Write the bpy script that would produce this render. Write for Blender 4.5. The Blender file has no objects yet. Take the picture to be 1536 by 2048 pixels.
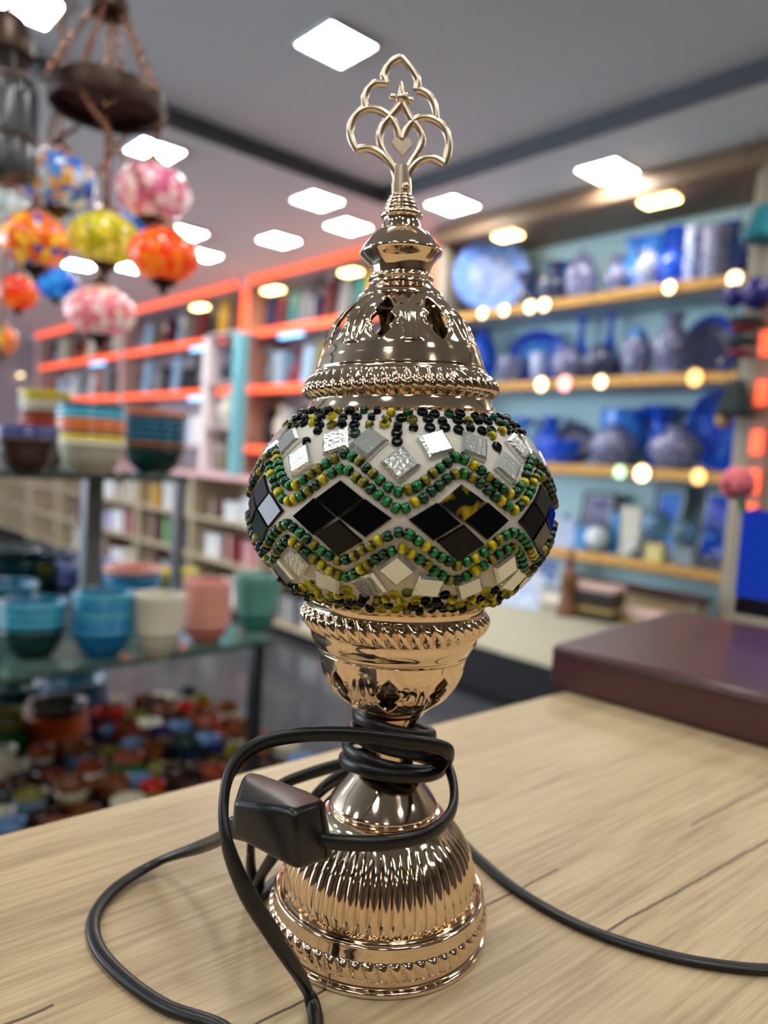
import bpy, bmesh, math, random
from math import sin, cos, pi, radians, atan2, sqrt, tan
from mathutils import Vector, Matrix, Quaternion

random.seed(7)
SC = bpy.context.scene
COL = SC.collection
T = 1.0                      # height of the counter top

# ------------------------------------------------------------------ camera
F = 1500.0                   # focal length in pixels of the 1536x2048 frame
YAW, PITCH, ROLL = radians(138), radians(-4.0), radians(3.3)
VH = Vector((cos(YAW), sin(YAW), 0)); RH = Vector((sin(YAW), -cos(YAW), 0)); UP = Vector((0, 0, 1))
CAM = VH * -0.30 + RH * -0.0068 + UP * (T + 0.193)
FWD = VH * cos(PITCH) + UP * sin(PITCH); U0 = VH * -sin(PITCH) + UP * cos(PITCH)
CR = RH * cos(ROLL) + U0 * sin(ROLL); CU = RH * -sin(ROLL) + U0 * cos(ROLL)
cd = bpy.data.cameras.new('camera'); cam = bpy.data.objects.new('camera', cd); COL.objects.link(cam)
cam.matrix_world = Matrix(((CR.x, CU.x, -FWD.x, CAM.x), (CR.y, CU.y, -FWD.y, CAM.y), (CR.z, CU.z, -FWD.z, CAM.z), (0, 0, 0, 1)))
cd.sensor_fit = 'VERTICAL'; cd.sensor_height = 36; cd.sensor_width = 27; cd.lens = 36 * F / 2048
cd.clip_start = 0.01; cd.clip_end = 60
cd.dof.use_dof = True; cd.dof.focus_distance = 0.262; cd.dof.aperture_fstop = 6.4
SC.camera = cam

# ------------------------------------------------------------------ world, exposure
W = bpy.data.worlds.new('world'); SC.world = W; W.use_nodes = True
W.node_tree.nodes['Background'].inputs[0].default_value = (0.78, 0.88, 1.0, 1)   # plain daylight outside the open shop front
W.node_tree.nodes['Background'].inputs[1].default_value = 6.6
SC.view_settings.view_transform = 'Standard'; SC.view_settings.look = 'None'
SC.view_settings.exposure = 0.22; SC.view_settings.gamma = 1.0; cy = SC.cycles; cy.max_bounces = 6; cy.diffuse_bounces = 3; cy.glossy_bounces = 4; cy.transmission_bounces = 4; cy.caustics_refractive = False; cy.caustics_reflective = False; cy.adaptive_threshold = .04; SC.view_settings.use_curve_mapping = False
PANEL_POWER = 48.0           # ceiling LED panels
WARM_POWER = 13.0             # warm downlights over the shelves
STRIP_POWER = 1.25            # orange LED strips

# pixel helpers: where the sight line through a pixel meets a real plane
def ray(x, y): return FWD + CR * ((x - 768) / F) - CU * ((y - 1024) / F)
def at(x, y, dep): return CAM + ray(x, y) * dep
def on_z(x, y, z): v = ray(x, y); return CAM + v * ((z - CAM.z) / v.z)
def on_y(x, y, Y): v = ray(x, y); return CAM + v * ((Y - CAM.y) / v.y)
def on_x(x, y, X): v = ray(x, y); return CAM + v * ((X - CAM.x) / v.x)
def depth(p): return (p - CAM).dot(FWD)

# ------------------------------------------------------------------ materials
MATS = {}
def srgb(r, g, b):
    f = lambda c: (c / 255 / 12.92) if c <= 10 else ((c / 255 + 0.055) / 1.055) ** 2.4
    return (f(r), f(g), f(b), 1)
def mat(name, col, rough=0.5, metal=0.0, spec=None, coat=0.0, trans=0.0, ior=1.45, emit=None, es=0.0, bump=None, sss=0.0):
    if name in MATS: return MATS[name]
    m = bpy.data.materials.new(name); m.use_nodes = True; b = m.node_tree.nodes['Principled BSDF']
    if len(col) == 3: col = srgb(*col)
    b.inputs['Base Color'].default_value = col; b.inputs['Roughness'].default_value = rough; b.inputs['Metallic'].default_value = metal
    if spec is not None: b.inputs['Specular IOR Level'].default_value = spec
    b.inputs['Coat Weight'].default_value = coat; b.inputs['Transmission Weight'].default_value = trans; b.inputs['IOR'].default_value = ior
    if coat: b.inputs['Coat Roughness'].default_value = 0.05
    if sss: b.inputs['Subsurface Weight'].default_value = sss; b.inputs['Subsurface Radius'].default_value = (.002, .002, .002)
    if emit:
        b.inputs['Emission Color'].default_value = srgb(*emit) if len(emit) == 3 else emit; b.inputs['Emission Strength'].default_value = es
    if bump:
        N = m.node_tree.nodes; L = m.node_tree.links
        n = N.new('ShaderNodeTexNoise'); n.inputs['Scale'].default_value = bump[0]; n.inputs['Detail'].default_value = 3
        c = N.new('ShaderNodeTexCoord'); L.new(c.outputs['Object'], n.inputs['Vector'])
        u = N.new('ShaderNodeBump'); u.inputs['Strength'].default_value = bump[1]; u.inputs['Distance'].default_value = bump[2]
        L.new(n.outputs['Fac'], u.inputs['Height']); L.new(u.outputs['Normal'], b.inputs['Normal'])
    MATS[name] = m; return m
def bsdf(m): return m.node_tree.nodes['Principled BSDF']

def pattern_mat(name, c1, c2, scale, thr=0.5, soft=0.06, c3=None, rough=0.15, kind='noise', emit=0.0, detail=2.0):
    """glazed ware: two or three glaze colours in a painted pattern"""
    if name in MATS: return MATS[name]
    m = mat(name, c1, rough, coat=0.4 if rough < .35 else 0.0); N = m.node_tree.nodes; L = m.node_tree.links; b = bsdf(m)
    c = N.new('ShaderNodeTexCoord')
    if kind == 'noise':
        t = N.new('ShaderNodeTexNoise'); t.inputs['Scale'].default_value = scale; t.inputs['Detail'].default_value = detail; out = t.outputs['Fac']
    else:
        t = N.new('ShaderNodeTexVoronoi'); t.inputs['Scale'].default_value = scale; out = t.outputs['Distance']
    L.new(c.outputs['Object'], t.inputs['Vector'])
    r = N.new('ShaderNodeValToRGB'); e = r.color_ramp.elements
    e[0].position = max(0, thr - soft); e[0].color = srgb(*c1); e[1].position = min(1, thr + soft); e[1].color = srgb(*c2)
    if c3: q = e.new(min(1, thr + soft + 0.12)); q.color = srgb(*c3)
    L.new(out, r.inputs['Fac']); L.new(r.outputs['Color'], b.inputs['Base Color'])
    if emit: L.new(r.outputs['Color'], b.inputs['Emission Color']); b.inputs['Emission Strength'].default_value = emit
    return m

# ------------------------------------------------------------------ mesh builder
class MB:
    def __init__(s): s.v = []; s.f = []
    def add(s, vs, fs):
        o = len(s.v); s.v += [Vector(p) for p in vs]; s.f += [tuple(i + o for i in f) for f in fs]; return s
    def box(s, lo, hi, bev=0.0, M=None):
        (x0, y0, z0), (x1, y1, z1) = lo, hi
        if bev <= 0:
            vs = [(x, y, z) for x in (x0, x1) for y in (y0, y1) for z in (z0, z1)]
            fs = [(0, 1, 3, 2), (4, 6, 7, 5), (0, 4, 5, 1), (2, 3, 7, 6), (0, 2, 6, 4), (1, 5, 7, 3)]
        else:
            b = min(bev, (x1 - x0) * .49, (y1 - y0) * .49, (z1 - z0) * .49); vs = []; idx = {}
            for i, x in enumerate((x0, x1)):
                for j, y in enumerate((y0, y1)):
                    for k, z in enumerate((z0, z1)):
                        sx, sy, sz = b * (1 - 2 * i), b * (1 - 2 * j), b * (1 - 2 * k)
                        idx[i, j, k, 0] = len(vs); vs.append((x, y + sy, z + sz))
                        idx[i, j, k, 1] = len(vs); vs.append((x + sx, y, z + sz))
                        idx[i, j, k, 2] = len(vs); vs.append((x + sx, y + sy, z))
            fs = []
            for i in (0, 1):
                fs.append(tuple(idx[i, j, k, 0] for j, k in ((0, 0), (0, 1), (1, 1), (1, 0))))
                fs.append(tuple(idx[j, i, k, 1] for j, k in ((0, 0), (0, 1), (1, 1), (1, 0))))
                fs.append(tuple(idx[j, k, i, 2] for j, k in ((0, 0), (0, 1), (1, 1), (1, 0))))
            for i in (0, 1):
                for j in (0, 1):
                    fs.append((idx[i, j, 0, 0], idx[i, j, 1, 0], idx[i, j, 1, 1], idx[i, j, 0, 1]))
                    fs.append((idx[i, 0, j, 0], idx[i, 1, j, 0], idx[i, 1, j, 2], idx[i, 0, j, 2]))
                    fs.append((idx[0, i, j, 1], idx[1, i, j, 1], idx[1, i, j, 2], idx[0, i, j, 2]))
            for i in (0, 1):
                for j in (0, 1):
                    for k in (0, 1): fs.append((idx[i, j, k, 0], idx[i, j, k, 1], idx[i, j, k, 2]))
        if M: vs = [M @ Vector(p) for p in vs]
        return s.add(vs, fs)
    def lathe(s, prof, n=32, M=None, disp=None):
        vs = []; fs = []; R = []
        for r, z in prof:
            if r < 1e-6: R.append((len(vs), 1)); vs.append(Vector((0, 0, z)))
            else:
                R.append((len(vs), n))
                for i in range(n):
                    a = 2 * pi * i / n; q = r + (disp(a, z, r) if disp else 0)
                    vs.append(Vector((q * cos(a), q * sin(a), z)))
        for k in range(len(R) - 1):
            (a, na), (b, nb) = R[k], R[k + 1]
            for i in range(n):
                j = (i + 1) % n
                if na == 1 and nb == 1: continue
                if na == 1: fs.append((a, b + j, b + i))
                elif nb == 1: fs.append((a + i, a + j, b))
                else: fs.append((a + i, a + j, b + j, b + i))
        if M: vs = [M @ p for p in vs]
        return s.add(vs, fs)
    def tube(s, pts, r, n=10, closed=False, up=None, rb=None, caps=True):
        """r: radius along the side vector, rb: radius along the up vector"""
        P = [Vector(p) for p in pts]; m = len(P); vs = []; rb = rb or r; side = None
        for i in range(m):
            a = P[(i - 1) % m] if closed or i > 0 else P[i]; b = P[(i + 1) % m] if closed or i < m - 1 else P[i]
            t = (b - a).normalized()
            if up is not None:
                q = t.cross(Vector(up))
                q = q.normalized() if q.length > 0.15 else (side - t * side.dot(t)).normalized() if side else t.orthogonal().normalized()
                if side is not None and q.dot(side) < 0: q = -q
                side = q
            else:
                side = t.orthogonal().normalized() if side is None else (side - t * side.dot(t)).normalized()
            w = side.cross(t); ra = r[i] if isinstance(r, list) else r; rw = rb[i] if isinstance(rb, list) else rb
            for k in range(n):
                g = 2 * pi * k / n; vs.append(P[i] + side * (cos(g) * ra) + w * (sin(g) * rw))
        fs = []
        for i in range(m if closed else m - 1):
            j = (i + 1) % m
            for k in range(n): l = (k + 1) % n; fs.append((i * n + k, i * n + l, j * n + l, j * n + k))
        if caps and not closed: fs += [tuple(range(n))[::-1], tuple((m - 1) * n + k for k in range(n))]
        return s.add(vs, fs)
    def prism(s, poly, y0, y1, M=None):
        n = len(poly); vs = [Vector((x, y0, z)) for x, z in poly] + [Vector((x, y1, z)) for x, z in poly]
        fs = [tuple(range(n)), tuple(range(2 * n - 1, n - 1, -1))] + [(i, i + n, (i + 1) % n + n, (i + 1) % n) for i in range(n)]
        if M: vs = [M @ p for p in vs]
        return s.add(vs, fs)
    def sphere(s, c, r, n=12, sz=1.0):
        k = n // 2
        return s.lathe([(r * sin(pi * i / k), -r * sz * cos(pi * i / k)) for i in range(k + 1)], n, Matrix.Translation(c))
    def mesh(s, name, smooth=True, ang=40):
        me = bpy.data.meshes.new(name); me.from_pydata([tuple(p) for p in s.v], [], s.f)
        bm = bmesh.new(); bm.from_mesh(me); bmesh.ops.recalc_face_normals(bm, faces=bm.faces); bm.to_mesh(me); bm.free()
        if smooth:
            me.shade_smooth(); me.set_sharp_from_angle(angle=radians(ang))
        me.materials.append(None); return me
    def build(s, name, material, parent=None, smooth=True, ang=40):
        return obj(name, s.mesh(name, smooth, ang), material, parent)

def obj(name, me, material, parent=None, loc=None, rot=None, scale=None, M=None):
    o = bpy.data.objects.new(name, me); COL.objects.link(o)
    if parent: o.parent = parent
    if M is not None: o.matrix_local = M
    if loc is not None: o.location = loc
    if rot is not None: o.rotation_euler = rot
    if scale is not None: o.scale = scale if hasattr(scale, '__len__') else (scale,) * 3
    if material is not None:
        o.material_slots[0].link = 'OBJECT'; o.material_slots[0].material = material
    return o
def tag(o, label, cat, group=None):
    o['label'] = label; o['category'] = cat
    if group: o['group'] = group
    return o
def thing(name, label, cat, loc=(0, 0, 0), rotz=0, group=None):
    o = bpy.data.objects.new(name, None); COL.objects.link(o); o.location = loc; o.rotation_euler = (0, 0, rotz); o.empty_display_size = .05
    return tag(o, label, cat, group)
def struct(o, label=None):
    o['kind'] = 'structure'
    if label: o['label'] = label
    return o
def catmull(P, k=8, closed=False):
    P = [Vector(p) for p in P]; out = []; n = len(P)
    for i in range(n if closed else n - 1):
        if closed: a, b, c, d = P[(i - 1) % n], P[i], P[(i + 1) % n], P[(i + 2) % n]
        else: a, b, c, d = P[max(i - 1, 0)], P[i], P[i + 1], P[min(i + 2, n - 1)]
        for j in range(k):
            t = j / k; out.append(0.5 * ((2 * b) + (c - a) * t + (2 * a - 5 * b + 4 * c - d) * t * t + (3 * b - a - 3 * c + d) * t ** 3))
    if not closed: out.append(P[-1])
    return out
ORD = ['first', 'second', 'third', 'fourth', 'fifth', 'sixth', 'seventh', 'eighth', 'ninth', 'tenth', 'eleventh', 'twelfth', 'thirteenth', 'fourteenth', 'fifteenth', 'sixteenth', 'seventeenth', 'eighteenth', 'nineteenth', 'twentieth', 'twenty-first', 'twenty-second', 'twenty-third', 'twenty-fourth']

# ------------------------------------------------------------------ room shell
X0, X1, Y0, Y1 = -11.5, 3.2, -3.4, 3.42
SOFF, CEIL, STX, STY = 2.58, 2.66, -2.98, 2.54
m_ceil = mat('ceiling_paint', (220, 228, 230), 0.75, bump=(60, .1, .002))
m_step = mat('step_shade', (92, 94, 100), 0.7)  # dark tone paints in the shade on the unlit ceiling step
def floor_mat():
    m = mat('floor_tile', (58, 60, 66), 0.16); N = m.node_tree.nodes; L = m.node_tree.links; b = bsdf(m)
    g = N.new('ShaderNodeNewGeometry'); t = N.new('ShaderNodeTexNoise'); t.inputs['Scale'].default_value = 2.2; t.inputs['Detail'].default_value = 8
    r = N.new('ShaderNodeValToRGB'); r.color_ramp.elements[0].color = srgb(40, 42, 48); r.color_ramp.elements[1].color = srgb(92, 92, 98)
    L.new(g.outputs['Position'], t.inputs['Vector']); L.new(t.outputs['Fac'], r.inputs['Fac']); L.new(r.outputs['Color'], b.inputs['Base Color'])
    return m
struct(MB().box((X0, Y0, -.06), (X1, Y1, -.004)).build('floor', mat('floor_joint', (36, 36, 40), .6), smooth=False))
fl = bpy.data.objects['floor']
tile = MB().box((-.297, -.297, -.004), (.297, .297, 0), .002).mesh('tile', False); mft = floor_mat()
for i in range(14):
    for j in range(8):
        x = -6.3 + i * .6; y = -1.2 + j * .6
        if y < 3.0: obj('tile', tile, mft, fl, (x, y, 0))
struct(MB().box((STX, Y0, CEIL), (X1, STY, CEIL + .1)).build('ceiling', m_ceil, smooth=False), 'grey painted raised ceiling field with square panel lights')
struct(MB().box((X0, Y0, SOFF), (STX, Y1, CEIL + .1)).box((STX, STY, SOFF), (X1, Y1, CEIL + .1)).build('ceiling_soffit', m_ceil, smooth=False), 'grey painted lowered ceiling border along the walls')
struct(MB().box((STX - .001, Y0, SOFF), (STX + .012, STY, CEIL)).build('shade_strip_1', m_step, smooth=False))  # strips over the step face, coloured dark for its shade
struct(MB().box((STX + .012, STY - .012, SOFF), (X1, STY + .001, CEIL)).build('shade_strip_2', m_step, smooth=False))
m_wallb = mat('wall_teal', (198, 232, 236), .6)
m_wallo = mat('wall_mauve', (178, 160, 165), .6)
struct(MB().box((-3.03, 3.42, 0), (-1.15, 3.5, 2.6)).build('wall_back', m_wallb, smooth=False), 'pale teal back panel behind the blue pottery')
struct(MB().box((X0, 3.42, 0), (-3.03, 3.5, 2.6)).build('wall_back_far', m_wallo, smooth=False), 'mauve back wall behind the orange lit shelves')
struct(MB().box((-1.15, 3.0, 0), (X1, 3.5, 2.6)).build('wall_pillar', mat('pillar_paint', (150, 140, 122), .6), smooth=False), 'beige wall pillar at the end of the pottery shelves')
struct(MB().box((X0 - .1, Y0, 0), (X0, Y1, 2.6)).build('wall_left', m_wallo, smooth=False))
struct(MB().box((X1, Y0, 0), (X1 + .1, Y1, 2.7)).build('wall_right', mat('wall_dark', (96, 84, 76), .6), smooth=False))
# the shop front behind the viewer stands open to the street: a lintel, a low sill and posts
wf = struct(MB().box((X0, Y0 - .1, 2.45), (X1, Y0, 2.7)).build('wall_front', mat('wall_warm', (150, 132, 116), .6), smooth=False), 'lintel over the open shop front')
for x in (X0 + .1, -8.6, -5.8, -3.0): MB().box((x - .06, Y0 - .1, 0), (x + .06, Y0, 2.45), .004).build('front_post', mat('front_post', (60, 62, 66), .4), wf)
MB().box((-3.0, Y0 - .1, 0), (X1, Y0, 2.45)).build('front_pier', mat('pier_brown', (92, 80, 70), .6), wf, smooth=False)
MB().box((X0, Y0 - .1, 0), (-3.0, Y0, .35)).build('front_sill', mat('front_post', (60, 62, 66), .4), wf, smooth=False)

# ------------------------------------------------------------------ ceiling LED panels
m_led = mat('led_diffuser', (255, 255, 255), .4, emit=(1.0, .985, .95, 1), es=PANEL_POWER)
m_frame = mat('white_frame', (225, 225, 225), .4)
pm_frame = MB()
for a, b in (((-.112, -.112), (.112, -.1)), ((-.112, .1), (.112, .112)), ((-.112, -.1), (-.1, .1)), ((.1, -.1), (.112, .1))):
    pm_frame.box((a[0], a[1], -.014), (b[0], b[1], 0), .002)
pm_frame = pm_frame.mesh('frame', False); pm_dif = MB().box((-.1, -.1, -.010), (.1, .1, -.002)).mesh('diffuser', False)
def panel(x, y, z, label):
    t = thing('ceiling_light', label, 'ceiling light', (x, y, z), 0, 'square ceiling panels')
    obj('frame', pm_frame, m_frame, t); obj('diffuser', pm_dif, m_led, t)
def panel_px(px, py, z, label): p = on_z(px, py, z); panel(p.x, p.y, z, label)
panel_px(673, 85, CEIL, 'large bright square ceiling light left of the lamp finial tip')
panel_px(1215, 338, SOFF, 'bright square ceiling light above the right end of the pottery shelves')
panel_px(635, 398, SOFF, 'square ceiling light left of the lamp neck, nearest of its three')
panel_px(905, 407, SOFF, 'square ceiling light right of the lamp neck above the pottery shelves')
panel_px(697, 450, SOFF, 'square ceiling light just left of the lamp bell')
panel_px(558, 478, SOFF, 'square ceiling light over the middle of the orange lit shelves')
panel_px(372, 463, SOFF, 'small square ceiling light behind the red orange chandelier globe')
panel_px(405, 508, SOFF, 'small square ceiling light right of the red orange chandelier globe')
panel_px(310, 298, SOFF, 'square ceiling light above the pink chandelier globe')
panel_px(48, 2, CEIL, 'square ceiling light cut by the top left corner')
panel_px(160, 528, SOFF, 'far square ceiling light left of the chandelier stem under the yellow globe')
panel_px(258, 532, SOFF, 'far square ceiling light between the yellow and red orange globes')
k = 0
for x in (-1.9, -.7, .5, 1.7):
    for y in (-2.4, -1.2, .1, 1.35):
        if (x, y) in ((-1.9, 1.35),) or (x == -1.9 and y == .1): continue
        k += 1; panel(x, y, CEIL, f'ceiling light behind the viewer, {ORD[int((x + 1.9) / 1.2 + .1)]} row, {ORD[int((y + 2.5) / 1.2)]} from shop front')
for i, (x, y) in enumerate(((-.6, 2.86), (.7, 2.86), (-4.4, -.4), (-6.2, .6), (-9.2, 1.6), (-5.6, -1.2))):
    panel(x, y, SOFF, f'{ORD[i]} ceiling light on the lowered border beyond the picture')

# ------------------------------------------------------------------ counter with wood laminate top
def wood_mat():
    m = mat('oak_laminate', (205, 184, 150), .42); N = m.node_tree.nodes; L = m.node_tree.links; b = bsdf(m)
    c = N.new('ShaderNodeTexCoord'); O = c.outputs['Object']
    def mapped(sx, sy):
        p = N.new('ShaderNodeMapping'); p.inputs['Scale'].default_value = (sx, sy, 1); L.new(O, p.inputs['Vector']); return p.outputs['Vector']
    def noise(v, s, d, rough=.6, dist=0):
        t = N.new('ShaderNodeTexNoise'); t.inputs['Scale'].default_value = s; t.inputs['Detail'].default_value = d; t.inputs['Roughness'].default_value = rough; t.inputs['Distortion'].default_value = dist
        L.new(v, t.inputs['Vector']); return t.outputs['Fac']
    def math_(op, a, b_=None):
        n = N.new('ShaderNodeMath'); n.operation = op; n.use_clamp = False
        for i, q in enumerate((a, b_)):
            if q is None: continue
            if isinstance(q, (int, float)): n.inputs[i].default_value = q
            else: L.new(q, n.inputs[i])
        return n.outputs[0]
    fine = noise(mapped(420, 14), 1, 4, .65); mid = noise(mapped(60, 3.2), 1, 5, .6, .4); broad = noise(mapped(9, 1.6), 1, 3)
    r = N.new('ShaderNodeValToRGB'); e = r.color_ramp.elements
    e[0].position = .34; e[0].color = srgb(138, 115, 84); e[1].position = .66; e[1].color = srgb(204, 184, 148)
    q = e.new(.5); q.color = srgb(180, 158, 122)
    s = math_('ADD', math_('MULTIPLY', fine, .45), math_('ADD', math_('MULTIPLY', mid, .35), math_('MULTIPLY', broad, .20)))
    L.new(s, r.inputs['Fac'])
    # dark printed cracks along the grain
    sep = N.new('ShaderNodeSeparateXYZ'); L.new(O, sep.inputs[0]); wob = math_('MULTIPLY', math_('SUBTRACT', noise(mapped(8, 30), 1, 3), .5), .004)
    tot = None
    for x0, sl, ya, yb, wd in ((.0565, .04, .07, .45, .0007), (.0185, -.012, -.30, .10, .0006), (-.03, -.01, -.5, -.12, .0007), (.12, .02, -.3, .02, .0008), (.03, .01, .2, .42, .0006)):
        xl = math_('ADD', math_('MULTIPLY', sep.outputs['Y'], sl), x0)
        d = math_('ABSOLUTE', math_('SUBTRACT', math_('ADD', sep.outputs['X'], wob), xl))
        k1 = math_('LESS_THAN', d, wd); k2 = math_('MULTIPLY', math_('GREATER_THAN', sep.outputs['Y'], ya), math_('LESS_THAN', sep.outputs['Y'], yb))
        k = math_('MULTIPLY', k1, k2); tot = k if tot is None else math_('MAXIMUM', tot, k)
    mask = math_('MULTIPLY', tot, math_('GREATER_THAN', noise(mapped(30, 40), 1, 2), .30))
    mx = N.new('ShaderNodeMix'); mx.data_type = 'RGBA'; L.new(mask, mx.inputs[0]); L.new(r.outputs['Color'], mx.inputs[6]); mx.inputs[7].default_value = srgb(88, 70, 52)
    L.new(mx.outputs[2], b.inputs['Base Color'])
    bp = N.new('ShaderNodeBump'); bp.inputs['Strength'].default_value = .25; bp.inputs['Distance'].default_value = .0006
    L.new(math_('SUBTRACT', fine, mask), bp.inputs['Height']); L.new(bp.outputs['Normal'], b.inputs['Normal'])
    return m
ct = thing('shop_counter', 'light oak laminate shop counter under the mosaic lamp', 'counter', (0, 0, T), radians(-1.8))
MB().box((-.160, -1.1, -.025), (.52, 1.15, 0), .0012).build('counter_top', wood_mat(), ct)
MB().box((-.135, -1.05, -T + .0), (.47, 1.1, -.025)).build('counter_body', mat('counter_body', (176, 156, 126), .5), ct, smooth=False)
MB().box((-.1612, -1.1, -.024), (-.160, 1.15, -.002)).build('edge_band', mat('edge_band', (120, 96, 74), .5), ct, smooth=False)

# ------------------------------------------------------------------ the mosaic lamp
LAMP = thing('mosaic_table_lamp', 'green and white mosaic glass table lamp with rose gold metal mounts', 'lamp', (0, 0, T), YAW - pi / 2)
LINV = (Matrix.Translation((0, 0, T)) @ Matrix.Rotation(YAW - pi / 2, 4, 'Z')).inverted()
mm = .001
m_gold = mat('rose_gold', (.82, .64, .46, 1), .08, 1.0)
m_gold2 = mat('cast_gold', (.84, .70, .52, 1), .27, 1.0)
m_grout = mat('white_grout', (212, 206, 195), .7, bump=(500, .25, .0006))
# frame of the upper fittings: they sit slightly crooked on the globe
def frame(org, lean_left, lean_front):
    z = Vector((-sin(radians(lean_left)), -sin(radians(lean_front)), 1)).normalized(); x = (Vector((1, 0, 0)) - z * z.x).normalized(); y = z.cross(x)
    return Matrix(((x.x, y.x, z.x, org[0]), (x.y, y.y, z.y, org[1]), (x.z, y.z, z.z, org[2]), (0, 0, 0, 1)))
UPF = frame((-.0025, 0, .2105), 3.1, 0.3); GLF = frame((0, 0, .1732), 1.4, .6); LOF = Matrix.Identity(4)

def pierced(prof, holes, w_fun, relief, th, M, n_side=12):
    """lathe with holes: every sector has side columns and two hole columns; w_fun(t) is the half angle of the hole"""
    vs = []; fs = []; nc = 2 * n_side + 2; rows = len(prof); sec = 2 * pi / holes
    for k, (r, z) in enumerate(prof):
        w = max(w_fun(z), radians(.25))
        for s in range(holes):
            c = th + s * sec
            us = [-sec / 2 + (sec / 2 - w) * i / n_side for i in range(n_side + 1)] + [0] + [w + (sec / 2 - w) * i / n_side for i in range(n_side)]
            for u in us:
                q = r + relief(u / (sec / 2), z, w / (sec / 2)); vs.append(M @ Vector((q * cos(c + u), q * sin(c + u), z)))
    N = nc * holes
    for k in range(rows - 1):
        cut = w_fun(prof[k][1]) > radians(.3) or w_fun(prof[k + 1][1]) > radians(.3)
        for i in range(N):
            j = (i + 1) % N
            if cut and (i % nc) in (n_side, n_side + 1): continue
            fs.append((k * N + i, k * N + j, (k + 1) * N + j, (k + 1) * N + i))
    return MB().add(vs, fs)
def smooth_prof(pts, k=6):
    P = catmull([Vector((r, 0, z)) for r, z in pts], k); return [(max(p.x, 0), p.z) for p in P]
def mmp(pts, z0=0.0, s=1.0): return [(r * mm * s, (z - z0) * mm) for r, z in pts]

# --- upper crown: pierced dome, rope ring, bell, collar, finial
dome = smooth_prof(mmp([(33.4, 231), (32.2, 234.5), (31.6, 236), (30.6, 239), (29.2, 241.5), (27.9, 244), (26.4, 247), (24.6, 250), (22.4, 252.6), (20, 255.2), (17.8, 257.6), (17.0, 258.4)], 213.3), 5)
def wdome(z):
    t = (z * 1000 + 213.3 - 239.8) / (256.2 - 239.8)
    if t <= 0 or t >= 1: return 0
    # a carved keyhole leaf: pointed ends, two waists
    w = sin(pi * t) ** .7 * (1 - .42 * max(0, 1 - abs(t - .60) / .10) - .34 * max(0, 1 - abs(t - .30) / .09)); return radians(9.6) * w
def rdome(u, z, w):
    t = (z * 1000 + 213.3 - 238.5) / (257.5 - 238.5)
    if t <= 0 or t >= 1: return 0
    e = sin(pi * t) ** .5; a = abs(u)
    lip = math.exp(-((a - w - .08) / .08) ** 2) * .55
    ridge = math.exp(-((a - 1.0) / .09) ** 2) * 1.3
    arch = math.exp(-((a - (.55 + .25 * (1 - t))) / .08) ** 2) * 1.2 * (1 if t < .75 else 0.3)
    return (lip + ridge + arch) * e * mm
cr = pierced(dome, 8, wdome, rdome, -pi / 2 + radians(-15.5), UPF).build('pierced_crown', m_gold, LAMP, ang=60)
md = cr.modifiers.new('thick', 'SOLIDIFY'); md.thickness = .0007; md.offset = -1
def rope(prof_pts, z0, z1, zc, n, amp, slant, M, name, cols=None, sharp=.9):
    pr = smooth_prof(prof_pts, 7)
    def d(a, z, r):
        t = (z - zc) / ((z1 - z0) / 2)
        if abs(t) >= 1: return 0
        return amp * sqrt(max(0, 1 - t * t)) * (abs(sin(n * a / 2 + slant * t)) ** sharp - .35)
    return MB().lathe(pr, cols or n * 12, M, d).build(name, m_gold, LAMP, ang=70)
rope(mmp([(38.9, 213.1), (39.5, 213.3), (38.0, 214.4), (37.1, 215.7), (36.2, 217.5), (35.7, 218.8), (35.8, 219.4), (37.4, 221.5), (37.6, 223), (37.0, 225), (35.4, 227.6), (34.4, 229.4), (33.6, 230.2), (33.5, 231)], 213.3), .006, .0155, .0105, 54, .0021, .8, UPF, 'rope_ring')
MB().lathe(smooth_prof(mmp([(17.0, 258.4), (16.8, 259.2), (15.7, 260.7), (13.4, 262.8), (12.2, 264.5), (12.2, 265.4), (12.8, 265.9), (12.7, 266.6), (11.8, 267.2), (11.7, 269), (12.1, 271), (13.3, 273), (15.3, 275), (16.1, 276), (16.0, 277), (15.3, 278), (14.1, 279.6), (12.9, 281.2), (11.0, 283.3), (9.0, 285), (7.7, 285.3)], 213.3), 4), 72, UPF).build('crown_bell', m_gold, LAMP, ang=60)
MB().lathe(smooth_prof(mmp([(7.7, 285.2), (7.5, 286.4), (7.2, 288), (7.2, 289.4), (7.7, 289.9), (7.9, 290.7), (7.7, 291.4), (7.0, 291.9), (6.9, 292.4), (7.1, 293), (6.7, 293.6), (6.1, 293.9), (6.3, 294.5), (6.1, 295.1), (5.5, 295.5), (5.6, 296.1), (5.4, 296.7), (4.8, 297), (4.9, 297.6), (4.6, 298.2), (3.9, 298.7), (3.6, 299)], 213.3), 3), 96, UPF, lambda a, z, r: (.0004 * abs(sin(a * 15)) if .0764 < z < .0782 else 0)).build('finial_collar', m_gold, LAMP, ang=60)
fin = MB(); S = .0378 * mm; FZ = .0857
def fp(p): return UPF @ Vector(((p[0] - 745) * S, 0, FZ + (1510 - p[1]) * S))
def strand(P, r=.00155): fin.tube(catmull([fp(p) for p in P], 5), r, 10)
strand([(285, 1075), (235, 980), (215, 880), (250, 760), (330, 685), (440, 660), (560, 700), (650, 780), (700, 870), (718, 950)])
strand([(1180, 1215), (1215, 1100), (1225, 980), (1190, 870), (1110, 790), (990, 750), (890, 770), (810, 840), (768, 920), (758, 960)])
strand([(285, 1070), (400, 1055), (520, 1105), (610, 1185), (670, 1270), (695, 1350)], .0017)
strand([(1180, 1208), (1080, 1155), (980, 1155), (890, 1205), (825, 1280), (795, 1350)], .0017)
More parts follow.
